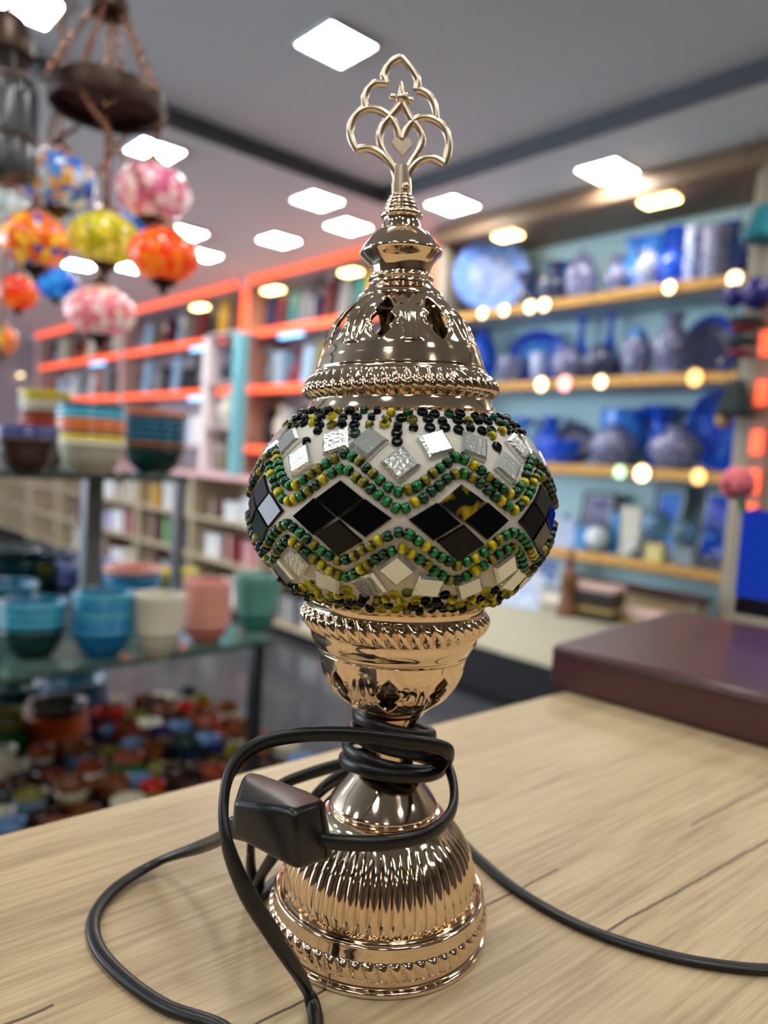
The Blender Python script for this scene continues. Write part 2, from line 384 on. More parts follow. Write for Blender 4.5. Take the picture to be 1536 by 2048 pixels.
strand([(378, 670), (365, 560), (400, 470), (480, 415), (585, 420)]); strand([(585, 420), (560, 340), (600, 245), (670, 190), (735, 165)])
strand([(735, 165), (800, 230), (865, 310), (905, 390), (895, 480)]); strand([(895, 480), (960, 495), (1040, 560), (1085, 660), (1100, 770)])
strand([(745, 600), (690, 670), (620, 750), (550, 830), (520, 920), (530, 1010), (570, 1095), (630, 1180), (690, 1300)])
strand([(745, 600), (790, 680), (840, 770), (900, 830), (950, 920), (945, 1020), (900, 1105), (840, 1200), (795, 1300)])
for c, r in (((745, 560), .0027), ((650, 548), .0014), ((832, 582), .0014)): fin.sphere(fp(c), r, 14)
fin.lathe([(.0019, 0), (.0012, .0025), (.0004, .0045), (0, .005)], 10, UPF @ Matrix.Translation(((740 - 745) * S, 0, FZ + (1510 - 510) * S)))
hp = [(640, 1005), (670, 965), (705, 960), (745, 1000), (785, 965), (830, 975), (850, 1030), (755, 1140)]
fin.prism([((x - 745) * S, FZ + (1510 - y) * S) for x, y in hp], -.0014, .0014, UPF)
stem = [(640, 1512), (645, 1420), (655, 1330), (690, 1260), (745, 1290), (800, 1260), (840, 1330), (845, 1420), (850, 1512)]
for yy0, yy1, hw0, hw1 in ((1515, 1400, 103, 96), (1400, 1300, 96, 88), (1300, 1235, 88, 60)):
    fin.lathe([(1, FZ + (1510 - yy0) * S), (1, FZ + (1510 - yy1) * S)], 20, UPF @ Matrix.Translation((0, 0, 0)) @ Matrix.Diagonal((hw0 * S, .0026, 1, 1)))
fin.sphere(fp((785, 1450)) - UPF.to_3x3() @ Vector((0, .0022, 0)), .0016, 12)
fin.build('finial', m_gold2, LAMP, ang=50)

# --- lower cup: pierced bowl with rope ring, neck and stem
cup = smooth_prof(mmp([(30.3, 116.5), (29.4, 113), (28.6, 110), (27.6, 107.4), (25.6, 103.6), (23.4, 100.3), (20.2, 97.2), (17.2, 95.0)]), 6)
def wcup(z):
    t = (z * 1000 - 96.8) / (111.5 - 96.8)
    if t <= 0 or t >= 1: return 0
    w = sin(pi * t) ** .7 * (1 - .40 * max(0, 1 - abs(t - .40) / .10) - .32 * max(0, 1 - abs(t - .70) / .09)); return radians(9.2) * w
def rcup(u, z, w):
    t = (z * 1000 - 96) / (113.5 - 96)
    if t <= 0 or t >= 1: return 0
    e = sin(pi * t) ** .5; a = abs(u)
    return (math.exp(-((a - w - .08) / .08) ** 2) * .5 + math.exp(-((a - 1) / .1) ** 2) * .6 + math.exp(-((a - (.5 + .3 * t)) / .09) ** 2) * .5) * e * mm
cp = pierced(cup, 8, wcup, rcup, -pi / 2 - radians(3), LOF).build('pierced_cup', m_gold, LAMP, ang=60)
md = cp.modifiers.new('thick', 'SOLIDIFY'); md.thickness = .0007; md.offset = -1
rope(mmp([(37.6, 140), (38.5, 139.8), (38.3, 139.2), (36.4, 137.6), (35.8, 135.6), (36.2, 133.8), (36.9, 131.5), (36.3, 128.6), (34.8, 126), (34.0, 124.5), (33.2, 121.6), (31.4, 118.8), (31.2, 117.6), (30.3, 116.5)]), .1255, .1345, .130, 48, .0022, .9, LOF, 'cup_rope_ring')
MB().lathe(smooth_prof(mmp([(17.2, 95.0), (16.6, 94.2), (15.2, 93.2), (14.2, 91.5), (12.6, 89.4), (11.2, 87.2), (10.6, 84.5), (11.4, 82), (11.8, 80.5), (11.0, 79), (10.4, 76), (10.4, 72), (11.4, 68.5), (13.2, 65.5), (16.2, 61.6), (19.4, 57.6), (21.4, 54.8), (22.2, 53.4), (21.8, 52.4), (21.0, 51.6)]), 4), 72).build('stem', m_gold, LAMP, ang=60)
# --- base: fluted dome and flanged band
NF = 52
def flute(a, z, r):
    t = (z * 1000 - 18.5) / (46 - 18.5)
    if t <= 0 or t >= 1: return 0
    return .0013 * min(1, sin(pi * t) * 1.6) * (abs(sin(NF * a / 2)) ** .8 - .55)
MB().lathe(smooth_prof(mmp([(21.0, 51.6), (21.6, 51.0), (23.4, 50.6), (25.2, 49.2), (26.8, 47), (29.4, 44), (32, 41), (34.6, 37.2), (36.6, 33), (38.0, 28.4), (38.9, 24), (39.2, 20), (39.0, 18.2)]), 5), NF * 10, None, flute).build('fluted_dome', m_gold, LAMP, ang=70)
BS = .97
def brope(a, z, r):
    t = (z * 1000 - 9.4) / 3.4
    if abs(t) >= 1: return 0
    return .0017 * sqrt(1 - t * t) * (abs(sin(56 * a / 2 + .8 * t)) ** .8)
MB().lathe(smooth_prof([(r * BS * mm, z * mm) for r, z in [(40, 18.2), (40.2, 17.4), (41.2, 17.2), (42.4, 18.0), (43.4, 18.6), (44.3, 18.2), (44.6, 17.2), (44.6, 15), (44.7, 13), (44.8, 11), (44.8, 9), (44.8, 7), (44.7, 5), (44.5, 3.6), (44.4, 3.0), (45.0, 2.6), (45.9, 2.2), (46.2, 1.3), (45.9, .4), (45.0, 0.02)]], 6) + [(.001, .00002)], 56 * 10, None, brope).build('base_band', m_gold, LAMP, ang=70)

# --- globe with beads, black glass lozenges and mirror tiles
GR, GU, GD = .0592, .0498, .044
def gpt(lon, phi, h=0.0):
    """point, outward normal, east and north at longitude (degrees from the viewer's side) and latitude angle"""
    b = GU if phi >= 0 else GD; a = radians(lon) - pi / 2; f = radians(phi)
    p = Vector((GR * cos(f) * cos(a), GR * cos(f) * sin(a), b * sin(f)))
    n = Vector((cos(f) * cos(a) / GR, cos(f) * sin(a) / GR, sin(f) / b)).normalized(); e = Vector((-sin(a), cos(a), 0)); u = n.cross(e)
    return p + n * h, n, e, u
gprof = [(GR * cos(radians(f)), (GU if f > 0 else GD) * sin(radians(f))) for f in range(-51, 52, 3)]
globe = MB().lathe(gprof, 96).build('globe', m_grout, LAMP); globe.matrix_local = GLF
def bead_mesh(name, R=.00192, L=.00142, hole=.0008, n=14):
    # barrel bead with a through hole, axis along local X
    sec = [(hole, -L), (R * .72, -L), (R * .93, -L * .62), (R, 0), (R * .93, L * .62), (R * .72, L), (hole, L)]
    vs = []; fs = []; k = len(sec)
    for i in range(n):
        a = 2 * pi * i / n
        for r, x in sec: vs.append((x, r * cos(a), r * sin(a)))
    for i in range(n):
        j = (i + 1) % n
        for q in range(k): w = (q + 1) % k; fs.append((i * k + q, i * k + w, j * k + w, j * k + q))
    return MB().add(vs, fs).mesh(name, True, 75)
def glass_bead(name, core, edge, tr=.35):  # lighter middle band in the colour imitates light bent through the glass
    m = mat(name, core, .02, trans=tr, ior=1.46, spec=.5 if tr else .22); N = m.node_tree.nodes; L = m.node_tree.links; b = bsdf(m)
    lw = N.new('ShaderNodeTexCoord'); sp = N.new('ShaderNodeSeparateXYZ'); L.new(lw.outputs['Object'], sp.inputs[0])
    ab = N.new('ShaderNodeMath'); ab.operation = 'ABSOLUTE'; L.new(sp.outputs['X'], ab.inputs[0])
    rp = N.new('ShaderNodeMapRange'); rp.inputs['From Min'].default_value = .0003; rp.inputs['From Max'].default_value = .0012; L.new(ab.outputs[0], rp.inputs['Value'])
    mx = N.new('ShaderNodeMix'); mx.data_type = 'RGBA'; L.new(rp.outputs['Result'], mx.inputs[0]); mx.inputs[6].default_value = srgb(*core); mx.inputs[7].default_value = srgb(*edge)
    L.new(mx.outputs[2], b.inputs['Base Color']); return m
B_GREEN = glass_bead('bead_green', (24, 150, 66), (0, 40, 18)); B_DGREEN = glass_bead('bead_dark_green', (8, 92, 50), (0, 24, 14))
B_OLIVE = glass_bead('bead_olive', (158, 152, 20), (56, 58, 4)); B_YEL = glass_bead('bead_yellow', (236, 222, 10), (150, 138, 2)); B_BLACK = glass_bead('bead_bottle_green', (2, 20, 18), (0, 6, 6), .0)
bm_wave = bead_mesh('bead'); bm_long = bead_mesh('bead', .0020, .0019); bm_small = bead_mesh('bead', .0017, .0012); bm_flat = bead_mesh('bead', .0020, .0010, .00115)
rnd = random.Random(3); BEADS = []; TILES = []
NP = 9; PER = 360 / NP; LON0 = -1.4
def place(lon, phi, h, xdir):
    p, n, e, u = gpt(lon, phi, h); x = (xdir - n * xdir.dot(n)).normalized(); y = n.cross(x)
    return Matrix(((x.x, y.x, n.x, p.x), (x.y, y.y, n.y, p.y), (x.z, y.z, n.z, p.z), (0, 0, 0, 1)))
# mirror tiles and lozenges
def slab(poly, th, bev):
    vs = []; n = len(poly)
    for z, s in ((-.0006, 1), (th - bev, 1), (th, 1 - bev / .004)):
        for x, y in poly: vs.append((x * s, y * s, z))
    fs = [tuple(range(2 * n, 3 * n)), tuple(range(n))[::-1]]
    for k in (0, 1):
        for i in range(n): j = (i + 1) % n; fs.append((k * n + i, k * n + j, (k + 1) * n + j, (k + 1) * n + i))
    return MB().add(vs, fs).mesh('mirror_tile', False)
sq = .0047
sq_mesh = slab([(-sq, -sq), (sq, -sq), (sq, sq), (-sq, sq)], .0018, .0008)
lz_mesh = slab([(-.0087, 0), (0, -.0062), (.0087, 0), (0, .0062)], .0007, .0003); lz_mesh.name = 'lozenge_tile'
m_mirror = mat('foil_backed_mirror', (.78, .82, .78, 1), .18, .85, bump=(700, .35, .0005))
m_loz = mat('black_green_glass', (2, 6, 6), .04, spec=.28); m_amb = pattern_mat('amber_patch_glass', (6, 14, 12), (168, 140, 14), 160, .60, .10, rough=.06)
def tile(me, name, material, lon, phi, rot):
    p, n, e, u = gpt(lon, phi); d = e * cos(radians(rot)) + u * sin(radians(rot)); TILES.append((lon, phi, p, me is sq_mesh))
    return obj(name, me, material, globe, M=place(lon, phi, 0.0, d))
for i in range(NP):
    c = LON0 + i * PER
    for du, ph, rot in ((0, 22.4, 45), (-12.8, 30.6, -28), (13.4, 30.8, 24)):
        tile(sq_mesh, 'mirror_tile', m_mirror, c + du + rnd.uniform(-1, 1), ph + rnd.uniform(-.8, .8), rot + rnd.uniform(-9, 9))
    for du, ph, rot in ((0, -20.6, 45), (-11.6, -28.6, 22), (12.0, -28.2, -14)):
        tile(sq_mesh, 'mirror_tile', m_mirror, c + du + rnd.uniform(-1, 1), ph + rnd.uniform(-.8, .8), rot + rnd.uniform(-9, 9))
    k = c + PER / 2
    for q, (du, dv) in enumerate(((0, 7.1), (-9.0, 0), (9.1, .2), (0, -8.5))):
        amber = (i == 0 and q == 0)
        tile(lz_mesh, 'lozenge_tile', m_amb if amber else m_loz, k + du, 1.1 + dv + rnd.uniform(-.4, .4), rnd.uniform(-4, 4))
def wave_row(ph_trough, ph_crest, step):
    # phi over longitude: trough at sector middle, rounded crest between
    def ph(lon):
        u = ((lon - LON0 + PER / 2) % PER) / PER * 2 - 1
        s = .5 - .5 * cos(pi * abs(u)); tri = abs(u); return ph_trough + (ph_crest - ph_trough) * (.55 * s + .45 * tri)
    lon = -180.0; end = 180.0 - .6
    while lon < end:
        st = step * rnd.uniform(.92, 1.08); a = gpt(lon, ph(lon))[0]; d = .5
        while (gpt(lon + d, ph(lon + d))[0] - a).length < st: d += .08
        q = gpt(lon + d, ph(lon + d))[0]; t = (q - a); mid = lon + d / 2
        c = rnd.random(); mt = B_GREEN if c < .42 else B_DGREEN if c < .64 else B_OLIVE if c < .84 else B_YEL
        me = bm_long if rnd.random() < .12 else bm_wave
        BEADS.append((me, mt, place(mid, ph(mid) + rnd.uniform(-.35, .35), .0006, t), mid)); lon += d
wave_row(11.6, 26.0, .00325); wave_row(5.6, 19.6, .00325); wave_row(-3.2, -17.6, .00325); wave_row(-10.4, -25.8, .00325)
def scatter_row(phi, step, off, pick):
    r = GR * cos(radians(phi)); n = int(2 * pi * r / step)
    for i in range(n):
        lon = -180 + 360 * (i + off) / n + rnd.uniform(-1, 1); ph = phi + rnd.uniform(-.9, .9); p, nn, e, u = gpt(lon, ph)
        if any((p - t[2]).length < (.0068 if t[3] else .009) for t in TILES): continue
        w = ((lon - LON0 + PER / 2) % PER) / PER * 2 - 1
        if not pick(abs(w), ph): continue
        y = rnd.random() < (.72 if .16 < abs(w) < .5 else .18) if phi > 0 else rnd.random() < (.8 if abs(w) < .55 else .3)
        mt = (B_YEL if rnd.random() < .65 else B_OLIVE) if y else (B_BLACK if rnd.random() < .8 else B_DGREEN)
        a = rnd.uniform(0, pi)
        if rnd.random() < .45:   # lies flat, hole facing out
            M = place(lon, ph, .0004, e); M = M @ Matrix.Rotation(pi / 2, 4, 'Y'); me = bm_flat
        else: M = place(lon, ph, .0005, e * cos(a) + u * sin(a)); me = rnd.choice((bm_wave, bm_small))
        BEADS.append((me, mt, M, lon))
for k, ph in enumerate((47.0, 43.2, 39.4, 35.6, 31.6)):
    scatter_row(ph, .0050, .5 * (k % 2), (lambda w, p: True) if ph > 39 else (lambda w, p: w < .16 or w > .86))
for k, ph in enumerate((-45.0, -41.2, -37.4, -33.4)):
    scatter_row(ph, .0043, .5 * (k % 2), (lambda w, p: True) if ph < -37 else (lambda w, p: w < .2 or w > .85))
BEADS.sort(key=lambda b: abs((b[3] + 180) % 360 - 180))
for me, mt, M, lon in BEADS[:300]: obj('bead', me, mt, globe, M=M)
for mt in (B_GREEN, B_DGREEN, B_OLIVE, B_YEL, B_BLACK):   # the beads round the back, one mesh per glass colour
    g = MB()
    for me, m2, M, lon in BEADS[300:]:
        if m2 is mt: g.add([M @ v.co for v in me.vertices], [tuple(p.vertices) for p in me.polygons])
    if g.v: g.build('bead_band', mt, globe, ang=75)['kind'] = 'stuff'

# --- cord and inline switch
m_cord = mat('black_rubber', (14, 15, 17), .34, bump=(300, .05, .0005)); m_switch = mat('black_plastic', (20, 21, 23), .30, bump=(1400, .15, .0002))
def L_(p): return LINV @ Vector(p)
cord = MB()
def run(P, k=10):   # the flat twin lead lies on its broad side on the counter and stands on edge where it hangs free
    Q = catmull([L_(p) for p in P], k); ra = []; rb = []
    for q in Q:
        f = min(1, max(0, (q.z - .004) / .020)); ra.append(.0027 * (1 - f) + .0017 * f); rb.append(.0018 * (1 - f) + .0028 * f)
    cord.tube(Q, ra, 12, up=(0, 0, 1), rb=rb)
# loop from the neck round the right into the switch
run([at(800, 1452, .320), at(842, 1462, .316), at(884, 1510, .303), at(906, 1565, .287), at(903, 1622, .268), at(862, 1664, .253), at(790, 1684, .2465), at(710, 1687, .246), at(636, 1680, .249)])
# wraps round the stem
def hel(turns, z0, z1, r0, r1, a0, n=14):
    out = []
    for i in range(int(turns * n) + 1):
        t = i / (turns * n); a = a0 + 2 * pi * turns * t; r = r0 + (r1 - r0) * t
        out.append(Vector((r * cos(a) + .002, r * sin(a), z0 + (z1 - z0) * t + .0035 * cos(a + 2.2))))
    return out
cord.tube(catmull(hel(3.2, .089, .068, .0150, .0205, radians(70)), 3), .0017, 10, up=(0, 0, 1), rb=.0028)
cord.tube(catmull(hel(1.15, .0655, .0745, .0185, .0235, radians(60)), 3), .0017, 10, up=(0, 0, 1), rb=.0028)
# over the front, down to the counter, out of the picture, back in as the left loop and up to the switch
zt = T + .0019
run([at(850, 1545, .303), at(886, 1528, .294), at(900, 1506, .284), at(868, 1491, .277), at(795, 1479, .271), at(700, 1469, .267), at(600, 1470, .261), at(516, 1489, .255), at(464, 1537, .249), at(447, 1612, .243), at(456, 1692, .238), at(492, 1782, .237), at(546, 1868, .243), at(588, 1932, .2525), at(614, 1980, .262), on_z(629, 2022, zt), on_z(630, 2070, zt), on_z(600, 2140, zt), on_z(520, 2120, zt), on_z(440, 2052, zt), on_z(330, 2012, zt), on_z(245, 1952, zt), on_z(194, 1890, zt), on_z(190, 1830, zt), on_z(236, 1772, zt + .001), at(320, 1722, .340), at(400, 1694, .320), at(445, 1674, .285), at(470, 1655, .262)])
# two strands behind the switch, round the back of the base and off to the right
tb = [L_(on_z(512, 1800, zt))]; a0 = atan2(tb[0].y, tb[0].x); 
back = [Vector((cos(a), sin(a), 0)) * .0525 + Vector((0, 0, .0019)) for a in (radians(168), radians(140), radians(110), radians(80), radians(55))]
LM = LINV.inverted()
run([at(742, 1515, .322), at(690, 1527, .330), at(620, 1547, .334), at(560, 1572, .332), at(518, 1620, .325), at(503, 1690, .322), at(503, 1745, .328), at(515, 1785, .338)] + [LM @ b for b in back] + [on_z(905, 1672, zt), on_z(950, 1710, zt), on_z(1020, 1770, zt), on_z(1110, 1826, zt), on_z(1210, 1872, zt), on_z(1350, 1914, zt), on_z(1470, 1934, zt), on_z(1560, 1940, zt), on_z(1760, 1950, zt)])
run([at(745, 1535, .318), at(695, 1546, .322), at(645, 1578, .322), at(600, 1632, .314), at(555, 1700, .310), at(522, 1752, .322), at(515, 1785, .338)])
cord.build('power_cord', m_cord, LAMP, ang=70)
def hull(pts, name, material, bev, seg=3, parent=None):
    bm = bmesh.new()
    for p in pts: bm.verts.new(L_(p))
    bmesh.ops.convex_hull(bm, input=bm.verts); bmesh.ops.dissolve_limit(bm, angle_limit=radians(12), verts=bm.verts, edges=bm.edges)
    bmesh.ops.bevel(bm, geom=list(bm.edges), offset=bev, segments=seg, affect='EDGES', profile=.6); bmesh.ops.recalc_face_normals(bm, faces=bm.faces)
    me = bpy.data.meshes.new(name); bm.to_mesh(me); bm.free(); me.shade_smooth(); me.set_sharp_from_angle(angle=radians(50)); me.materials.append(None)
    return obj(name, me, material, parent or LAMP)
sw = hull([at(467, 1604, .252), at(589, 1622, .2365), at(652, 1602, .2510), at(500, 1541, .278), at(622, 1585, .279), at(484, 1549, .270),
           at(462, 1672, .254), at(516, 1697, .2475), at(596, 1744, .2375), at(668, 1716, .2520), at(530, 1660, .276), at(640, 1690, .276)], 'inline_switch', m_switch, .0022)
hull([at(456, 1632, .2560), at(512, 1640, .2470), at(458, 1676, .2560), at(514, 1690, .2470), at(462, 1630, .268), at(512, 1640, .262), at(462, 1676, .268), at(514, 1688, .262)], 'strain_relief', m_switch, .0015, 3, sw)
seam = MB().tube(catmull([L_(at(*p)) for p in ((640, 1607, .2484), (648, 1640, .2484), (651, 1680, .2488), (654, 1722, .2490))], 6), .00028, 6); seam.build('seam', mat('seam_black', (6, 6, 6), .6), sw)

# ------------------------------------------------------------------ ledger, pen box, pink flower pen
m_led_l = mat('burgundy_leather', (74, 43, 42), .30, bump=(500, .18, .0005)); m_pages = mat('page_edges', (200, 186, 160), .8)
bk = thing('ledger_book', 'large burgundy leather ledger lying on the counter under the blue pen box', 'book', (-.164, .345, T), radians(5))
MB().box((0, 0, 0), (.36, .27, .0400), .0045).build('cover', m_led_l, bk)
MB().box((.004, .2702, .006), (.3602, .2712, .034)).build('page_block', m_pages, bk, smooth=False)
MB().tube([Vector((.006, -.0004, .0335)), Vector((.354, -.0004, .0335))], .0011, 8).build('spine_groove', mat('burgundy_dark', (52, 28, 30), .4), bk)
pb0 = on_z(1466, 1226, T + .040)
pb = thing('pen_box', 'glossy blue square pen box with black foot standing on the burgundy ledger', 'pen holder', (pb0.x, pb0.y, T + .040), radians(5))
m_blue = mat('cobalt_plastic', (18, 62, 190), .14, coat=.5); m_blk = mat('black_gloss', (12, 14, 20), .2)
bx = MB(); w = .085; h0, h1, th = .020, .118, .003
MB().box((0, 0, 0), (w, w, h0), .002).build('foot', m_blk, pb)
for a, b in (((0, 0), (w, th)), ((0, w - th), (w, w)), ((0, th), (th, w - th)), ((w - th, th), (w, w - th))):
    bx.box((a[0], a[1], h0), (b[0], b[1], h1), .0008)
bx.build('box_wall', m_blue, pb)
def pen(dx, dy, lean, label, headcol, kind):
    t = thing('flower_pen' if kind else 'pen', label, 'pen', (pb0.x + dx, pb0.y + dy, T + .061), radians(5))
    top = Vector((lean[0], lean[1], lean[2])); MB().tube([Vector((0, 0, 0)), top * .5, top], [.006, .006, .009 if not kind else .004], 10).build('barrel', m_blue if not kind else mat('pen_green', (60, 110, 70), .4), t)
    if kind:
        mp = mat('pink_petal', (226, 116, 124), .7); g = random.Random(5); me = MB().sphere((0, 0, 0), .011, 10, .5).mesh('petal')
        for i in range(26):
            v = Vector((g.gauss(0, 1), g.gauss(0, 1), g.gauss(0, 1))).normalized()
            obj('petal', me, mp, t, top + v * .0145, v.to_track_quat('Z', 'Y').to_euler())
pen(.020, .03, (-.040, .0, .128), 'pink pompom flower pen sticking out of the blue pen box', None, True)
pen(.032, .035, (-.034, 0, .098), 'blue capped pen leaning inside the blue pen box', None, False)

# ------------------------------------------------------------------ blue pottery wall
m_trim = mat('gold_mosaic_trim', (176, 132, 70), .28, .75, bump=(90, .6, .01)); m_board = mat('shelf_board', (186, 200, 204), .5); m_corn = mat('cornice_wood', (128, 102, 76), .5)
SX0, SX1 = -3.0, -1.16; SHELF = {1: 2.045, 2: 1.632, 3: 1.197, 4: .765}
un = thing('pottery_shelf_unit', 'wall shelf unit with gold trims holding blue and white pottery', 'shelf', (0, 0, 0))
for k, z in SHELF.items():
    MB().box((SX0 + .03, 3.075, z - .02), (SX1, 3.42, z + .022)).build('shelf_board', m_board, un, smooth=False)
    MB().box((SX0 + .03, 3.045, z - .028), (SX1, 3.075, z + .028), .008).build('gold_trim', m_trim, un)
for x in (SX0, SX1):
    MB().box((x - .03, 3.04, .25 if x == SX0 else .0), (x + .03, 3.42, 2.58), .006).build('side_post', mat('post_cream', (176, 164, 142), .5), un)
MB().box((SX0 - .03, 2.99, 2.475), (SX1 + .03, 3.42, 2.58), .012).build('cornice', m_corn, un)
m_warm = mat('warm_led', (255, 230, 160), .4, emit=(1.0, .78, .28, 1), es=WARM_POWER)
def warm(px, py, w, h, label):
    p = on_y(px, py, 3.06); t = thing('shelf_downlight', label, 'spotlight', (p.x, 3.06, 2.475), 0, 'warm downlights over the shelves')
    MB().box((-w / 2 - .012, -.055, -.012), (w / 2 + .012, .055, 0), .004).build('housing', mat('brass_housing', (150, 120, 70), .3, .8), t)
    MB().box((-w / 2, -.045, -.030), (w / 2, .045, -.012), .008).build('lens', m_warm, t)
warm(1320, 388, .17, .07, 'warm downlight at the cornice above the tall patterned cylinders')
warm(1018, 440, .15, .07, 'warm downlight at the cornice above the big pale plate')
m_glow = mat('warm_glow', (255, 220, 150), .3, emit=(1.0, .82, .45, 1), es=5.0); m_glinto = mat('amber_glint', (255, 160, 70), .3, emit=(1, .5, .14, 1), es=3.0); m_glintp = mat('pink_glint', (255, 150, 150), .3, emit=(1, .38, .34, 1), es=3.0)  # glow colours for trim reflections; the warm one also serves a light tube
def glint(px, py, r, m, z, where):  # adds a glowing disc in place of a reflection on the gold trim
    p = on_y(px, py, 3.04); t = thing('trim_glint', where, 'glint', (p.x, 3.045, z), 0, 'small glowing glint discs on the gold trims')
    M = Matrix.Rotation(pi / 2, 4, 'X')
    MB().lathe([(0, 0), (r * 1.25, 0), (r * 1.25, .006), (r, .009)], 20, M).build('glint_rim', m_trim, t)
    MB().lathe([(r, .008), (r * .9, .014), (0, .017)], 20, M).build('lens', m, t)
for px, py, r, m, k, s in ((967, 612, .026, m_glow, 1, 'glowing disc as warm glint on the top trim under the big pale plate'), (1010, 608, .026, m_glow, 1, 'glowing disc as warm glint on the top trim right of the big pale plate'), (1062, 603, .030, m_glow, 1, 'glowing disc as warm glint on the top trim, left of the brightest pair'), (1090, 603, .030, m_glow, 1, 'glowing disc as warm glint on the top trim, right of the brightest pair'),
    (1340, 568, .026, m_glow, 1, 'glowing disc as warm glint on the top trim under the patterned cylinders'), (1470, 558, .03, m_glow, 1, 'glowing disc as warm glint at the right end of the top trim'),
    (1083, 775, .032, m_glow, 2, 'glowing disc as yellow glint on the second trim beside the pink one'), (1130, 772, .036, m_glintp, 2, 'glowing disc as pink glint on the second trim'), (1202, 774, .028, m_glow, 2, 'glowing disc as yellow glint on the second trim below the lidded jar'), (1390, 764, .034, m_glinto, 2, 'glowing disc as orange glint at the right of the second trim'),
    (1285, 945, .036, m_glow, 3, 'glowing disc as yellow glint in the middle of the third trim'), (1240, 950, .03, mat('mint_glint', (190, 255, 190), .3, emit=(.6, 1, .6, 1), es=1.5), 3, 'glowing disc as pale green glint on the third trim'), (1398, 952, .032, m_glinto, 3, 'glowing disc as orange glint at the right of the third trim')):
    glint(px, py, r, m, SHELF[k], s)
G_BW = pattern_mat('glaze_blue_white', (18, 52, 160), (206, 216, 236), 7, .50, .05, rough=.12)
G_COB = pattern_mat('glaze_cobalt', (14, 62, 210), (50, 128, 240), 6, .55, .1, rough=.1)
G_SKY = pattern_mat('glaze_sky', (20, 116, 238), (100, 184, 250), 6, .5, .1, rough=.1)
G_GREY = pattern_mat('glaze_grey_lace', (52, 58, 112), (158, 158, 186), 12, .50, .06, rough=.2)
G_NAVY = pattern_mat('glaze_navy_lace', (20, 26, 62), (112, 118, 150), 12, .56, .06, rough=.2)
G_PALE = pattern_mat('glaze_pale_plate', (84, 110, 176), (132, 150, 198), 6, .5, .1, rough=.4)
G_TEAL = mat('glaze_teal', (20, 112, 130), .15, coat=.4)
G_WHT = mat('glaze_white', (226, 226, 220), .2, coat=.4)
PROF = {   # unit profiles: radius up to 1, height 0..1
 'vase': [(.0, 0), (.45, 0), (.5, .02), (.7, .14), (.95, .34), (1, .46), (.88, .62), (.55, .76), (.40, .84), (.46, .92), (.62, 1.0), (.56, 1.0), (.38, .9), (.0, .88)],
 'ball': [(.0, 0), (.42, 0), (.48, .03), (.78, .16), (.98, .4), (1, .5), (.9, .68), (.62, .84), (.40, .9), (.40, .96), (.5, 1), (.44, 1), (.34, .93), (0, .9)],
 'bottle': [(.0, 0), (.6, 0), (.7, .03), (.95, .18), (1, .28), (.86, .42), (.46, .56), (.26, .7), (.22, .86), (.34, .96), (.40, 1), (.34, 1), (.18, .9), (0, .88)],
 'jar': [(.0, 0), (.55, 0), (.62, .03), (.9, .2), (1, .42), (.94, .6), (.72, .72), (.58, .76), (.62, .79), (.56, .79), (0, .77)],
 'cylinder': [(.0, 0), (.94, 0), (1, .03), (.96, .08), (.92, .5), (.96, .92), (1, .96), (1, 1), (.9, 1), (.86, .94), (0, .9)],
 'flared': [(.0, 0), (.4, 0), (.46, .03), (.7, .2), (.78, .36), (.6, .56), (.42, .7), (.5, .82), (.84, .95), (1, 1), (.92, 1), (.46, .84), (.34, .72), (0, .7)],
 'bowl': [(.0, 0), (.38, 0), (.40, .06), (.5, .1), (.78, .38), (.94, .72), (1, 1), (.94, 1), (.86, .7), (.7, .4), (.42, .16), (0, .12)],
 'cup': [(.0, 0), (.5, 0), (.55, .05), (.72, .1), (.9, .45), (.96, .85), (1, 1), (.93, 1), (.88, .85), (.8, .45), (.6, .16), (0, .14)],
 'ewer': [(.0, 0), (.5, 0), (.55, .03), (.9, .2), (1, .36), (.8, .54), (.42, .7), (.34, .82), (.46, .94), (.56, 1), (.5, 1), (.3, .86), (0, .84)],
}
PM = {}
def pmesh(kind, n=28):
    if kind not in PM: PM[kind] = MB().lathe(smooth_prof(PROF[kind], 3), n).mesh(kind, True, 60)
    return PM[kind]
def pot(kind, px, ybase, ytop, wpx, shelf, material, label, cat='vase', Y=3.20, lid=None, group=None):
    z = SHELF[shelf] + .022; p = on_y(px, ybase, Y); s = depth(p) / F; h = (ybase - ytop) * s; r = wpx * s / 2
    names = {'vase': 'vase', 'ball': 'round_vase', 'bottle': 'bottle_vase', 'jar': 'lidded_jar', 'cylinder': 'cylinder_vase', 'flared': 'flared_vase', 'bowl': 'footed_bowl', 'cup': 'cup', 'ewer': 'ewer'}
    if kind in ('jar', 'ewer'):
        t = thing(names[kind], label, cat, (p.x, Y, z), 0, group); obj('body', pmesh(kind), material, t, scale=(r, r, h))
        if kind == 'jar':
            obj('lid', MB().lathe(smooth_prof([(0, .775), (.66, .775), (.68, .80), (.5, .87), (.2, .92), (.10, .94), (.16, .97), (.10, 1.0), (0, 1.0)], 3), 24).mesh('lid'), lid or material, t, scale=(r, r, h))
        else:
            obj('handle', MB().tube(catmull([Vector((.95, 0, .4)), Vector((1.5, 0, .55)), Vector((1.4, 0, .8)), Vector((.42, 0, .92))], 6), .1, 8).mesh('handle'), material, t, scale=(r, r * .6, h))
            obj('spout', MB().tube(catmull([Vector((-.9, 0, .35)), Vector((-1.3, 0, .55)), Vector((-1.4, 0, .85))], 6), .1, 8).mesh('spout'), material, t, scale=(r, r * .6, h))
        return t
    return tag(obj(names[kind], pmesh(kind), material, None, (p.x, Y, z), None, (r, r, h)), label, cat, group)
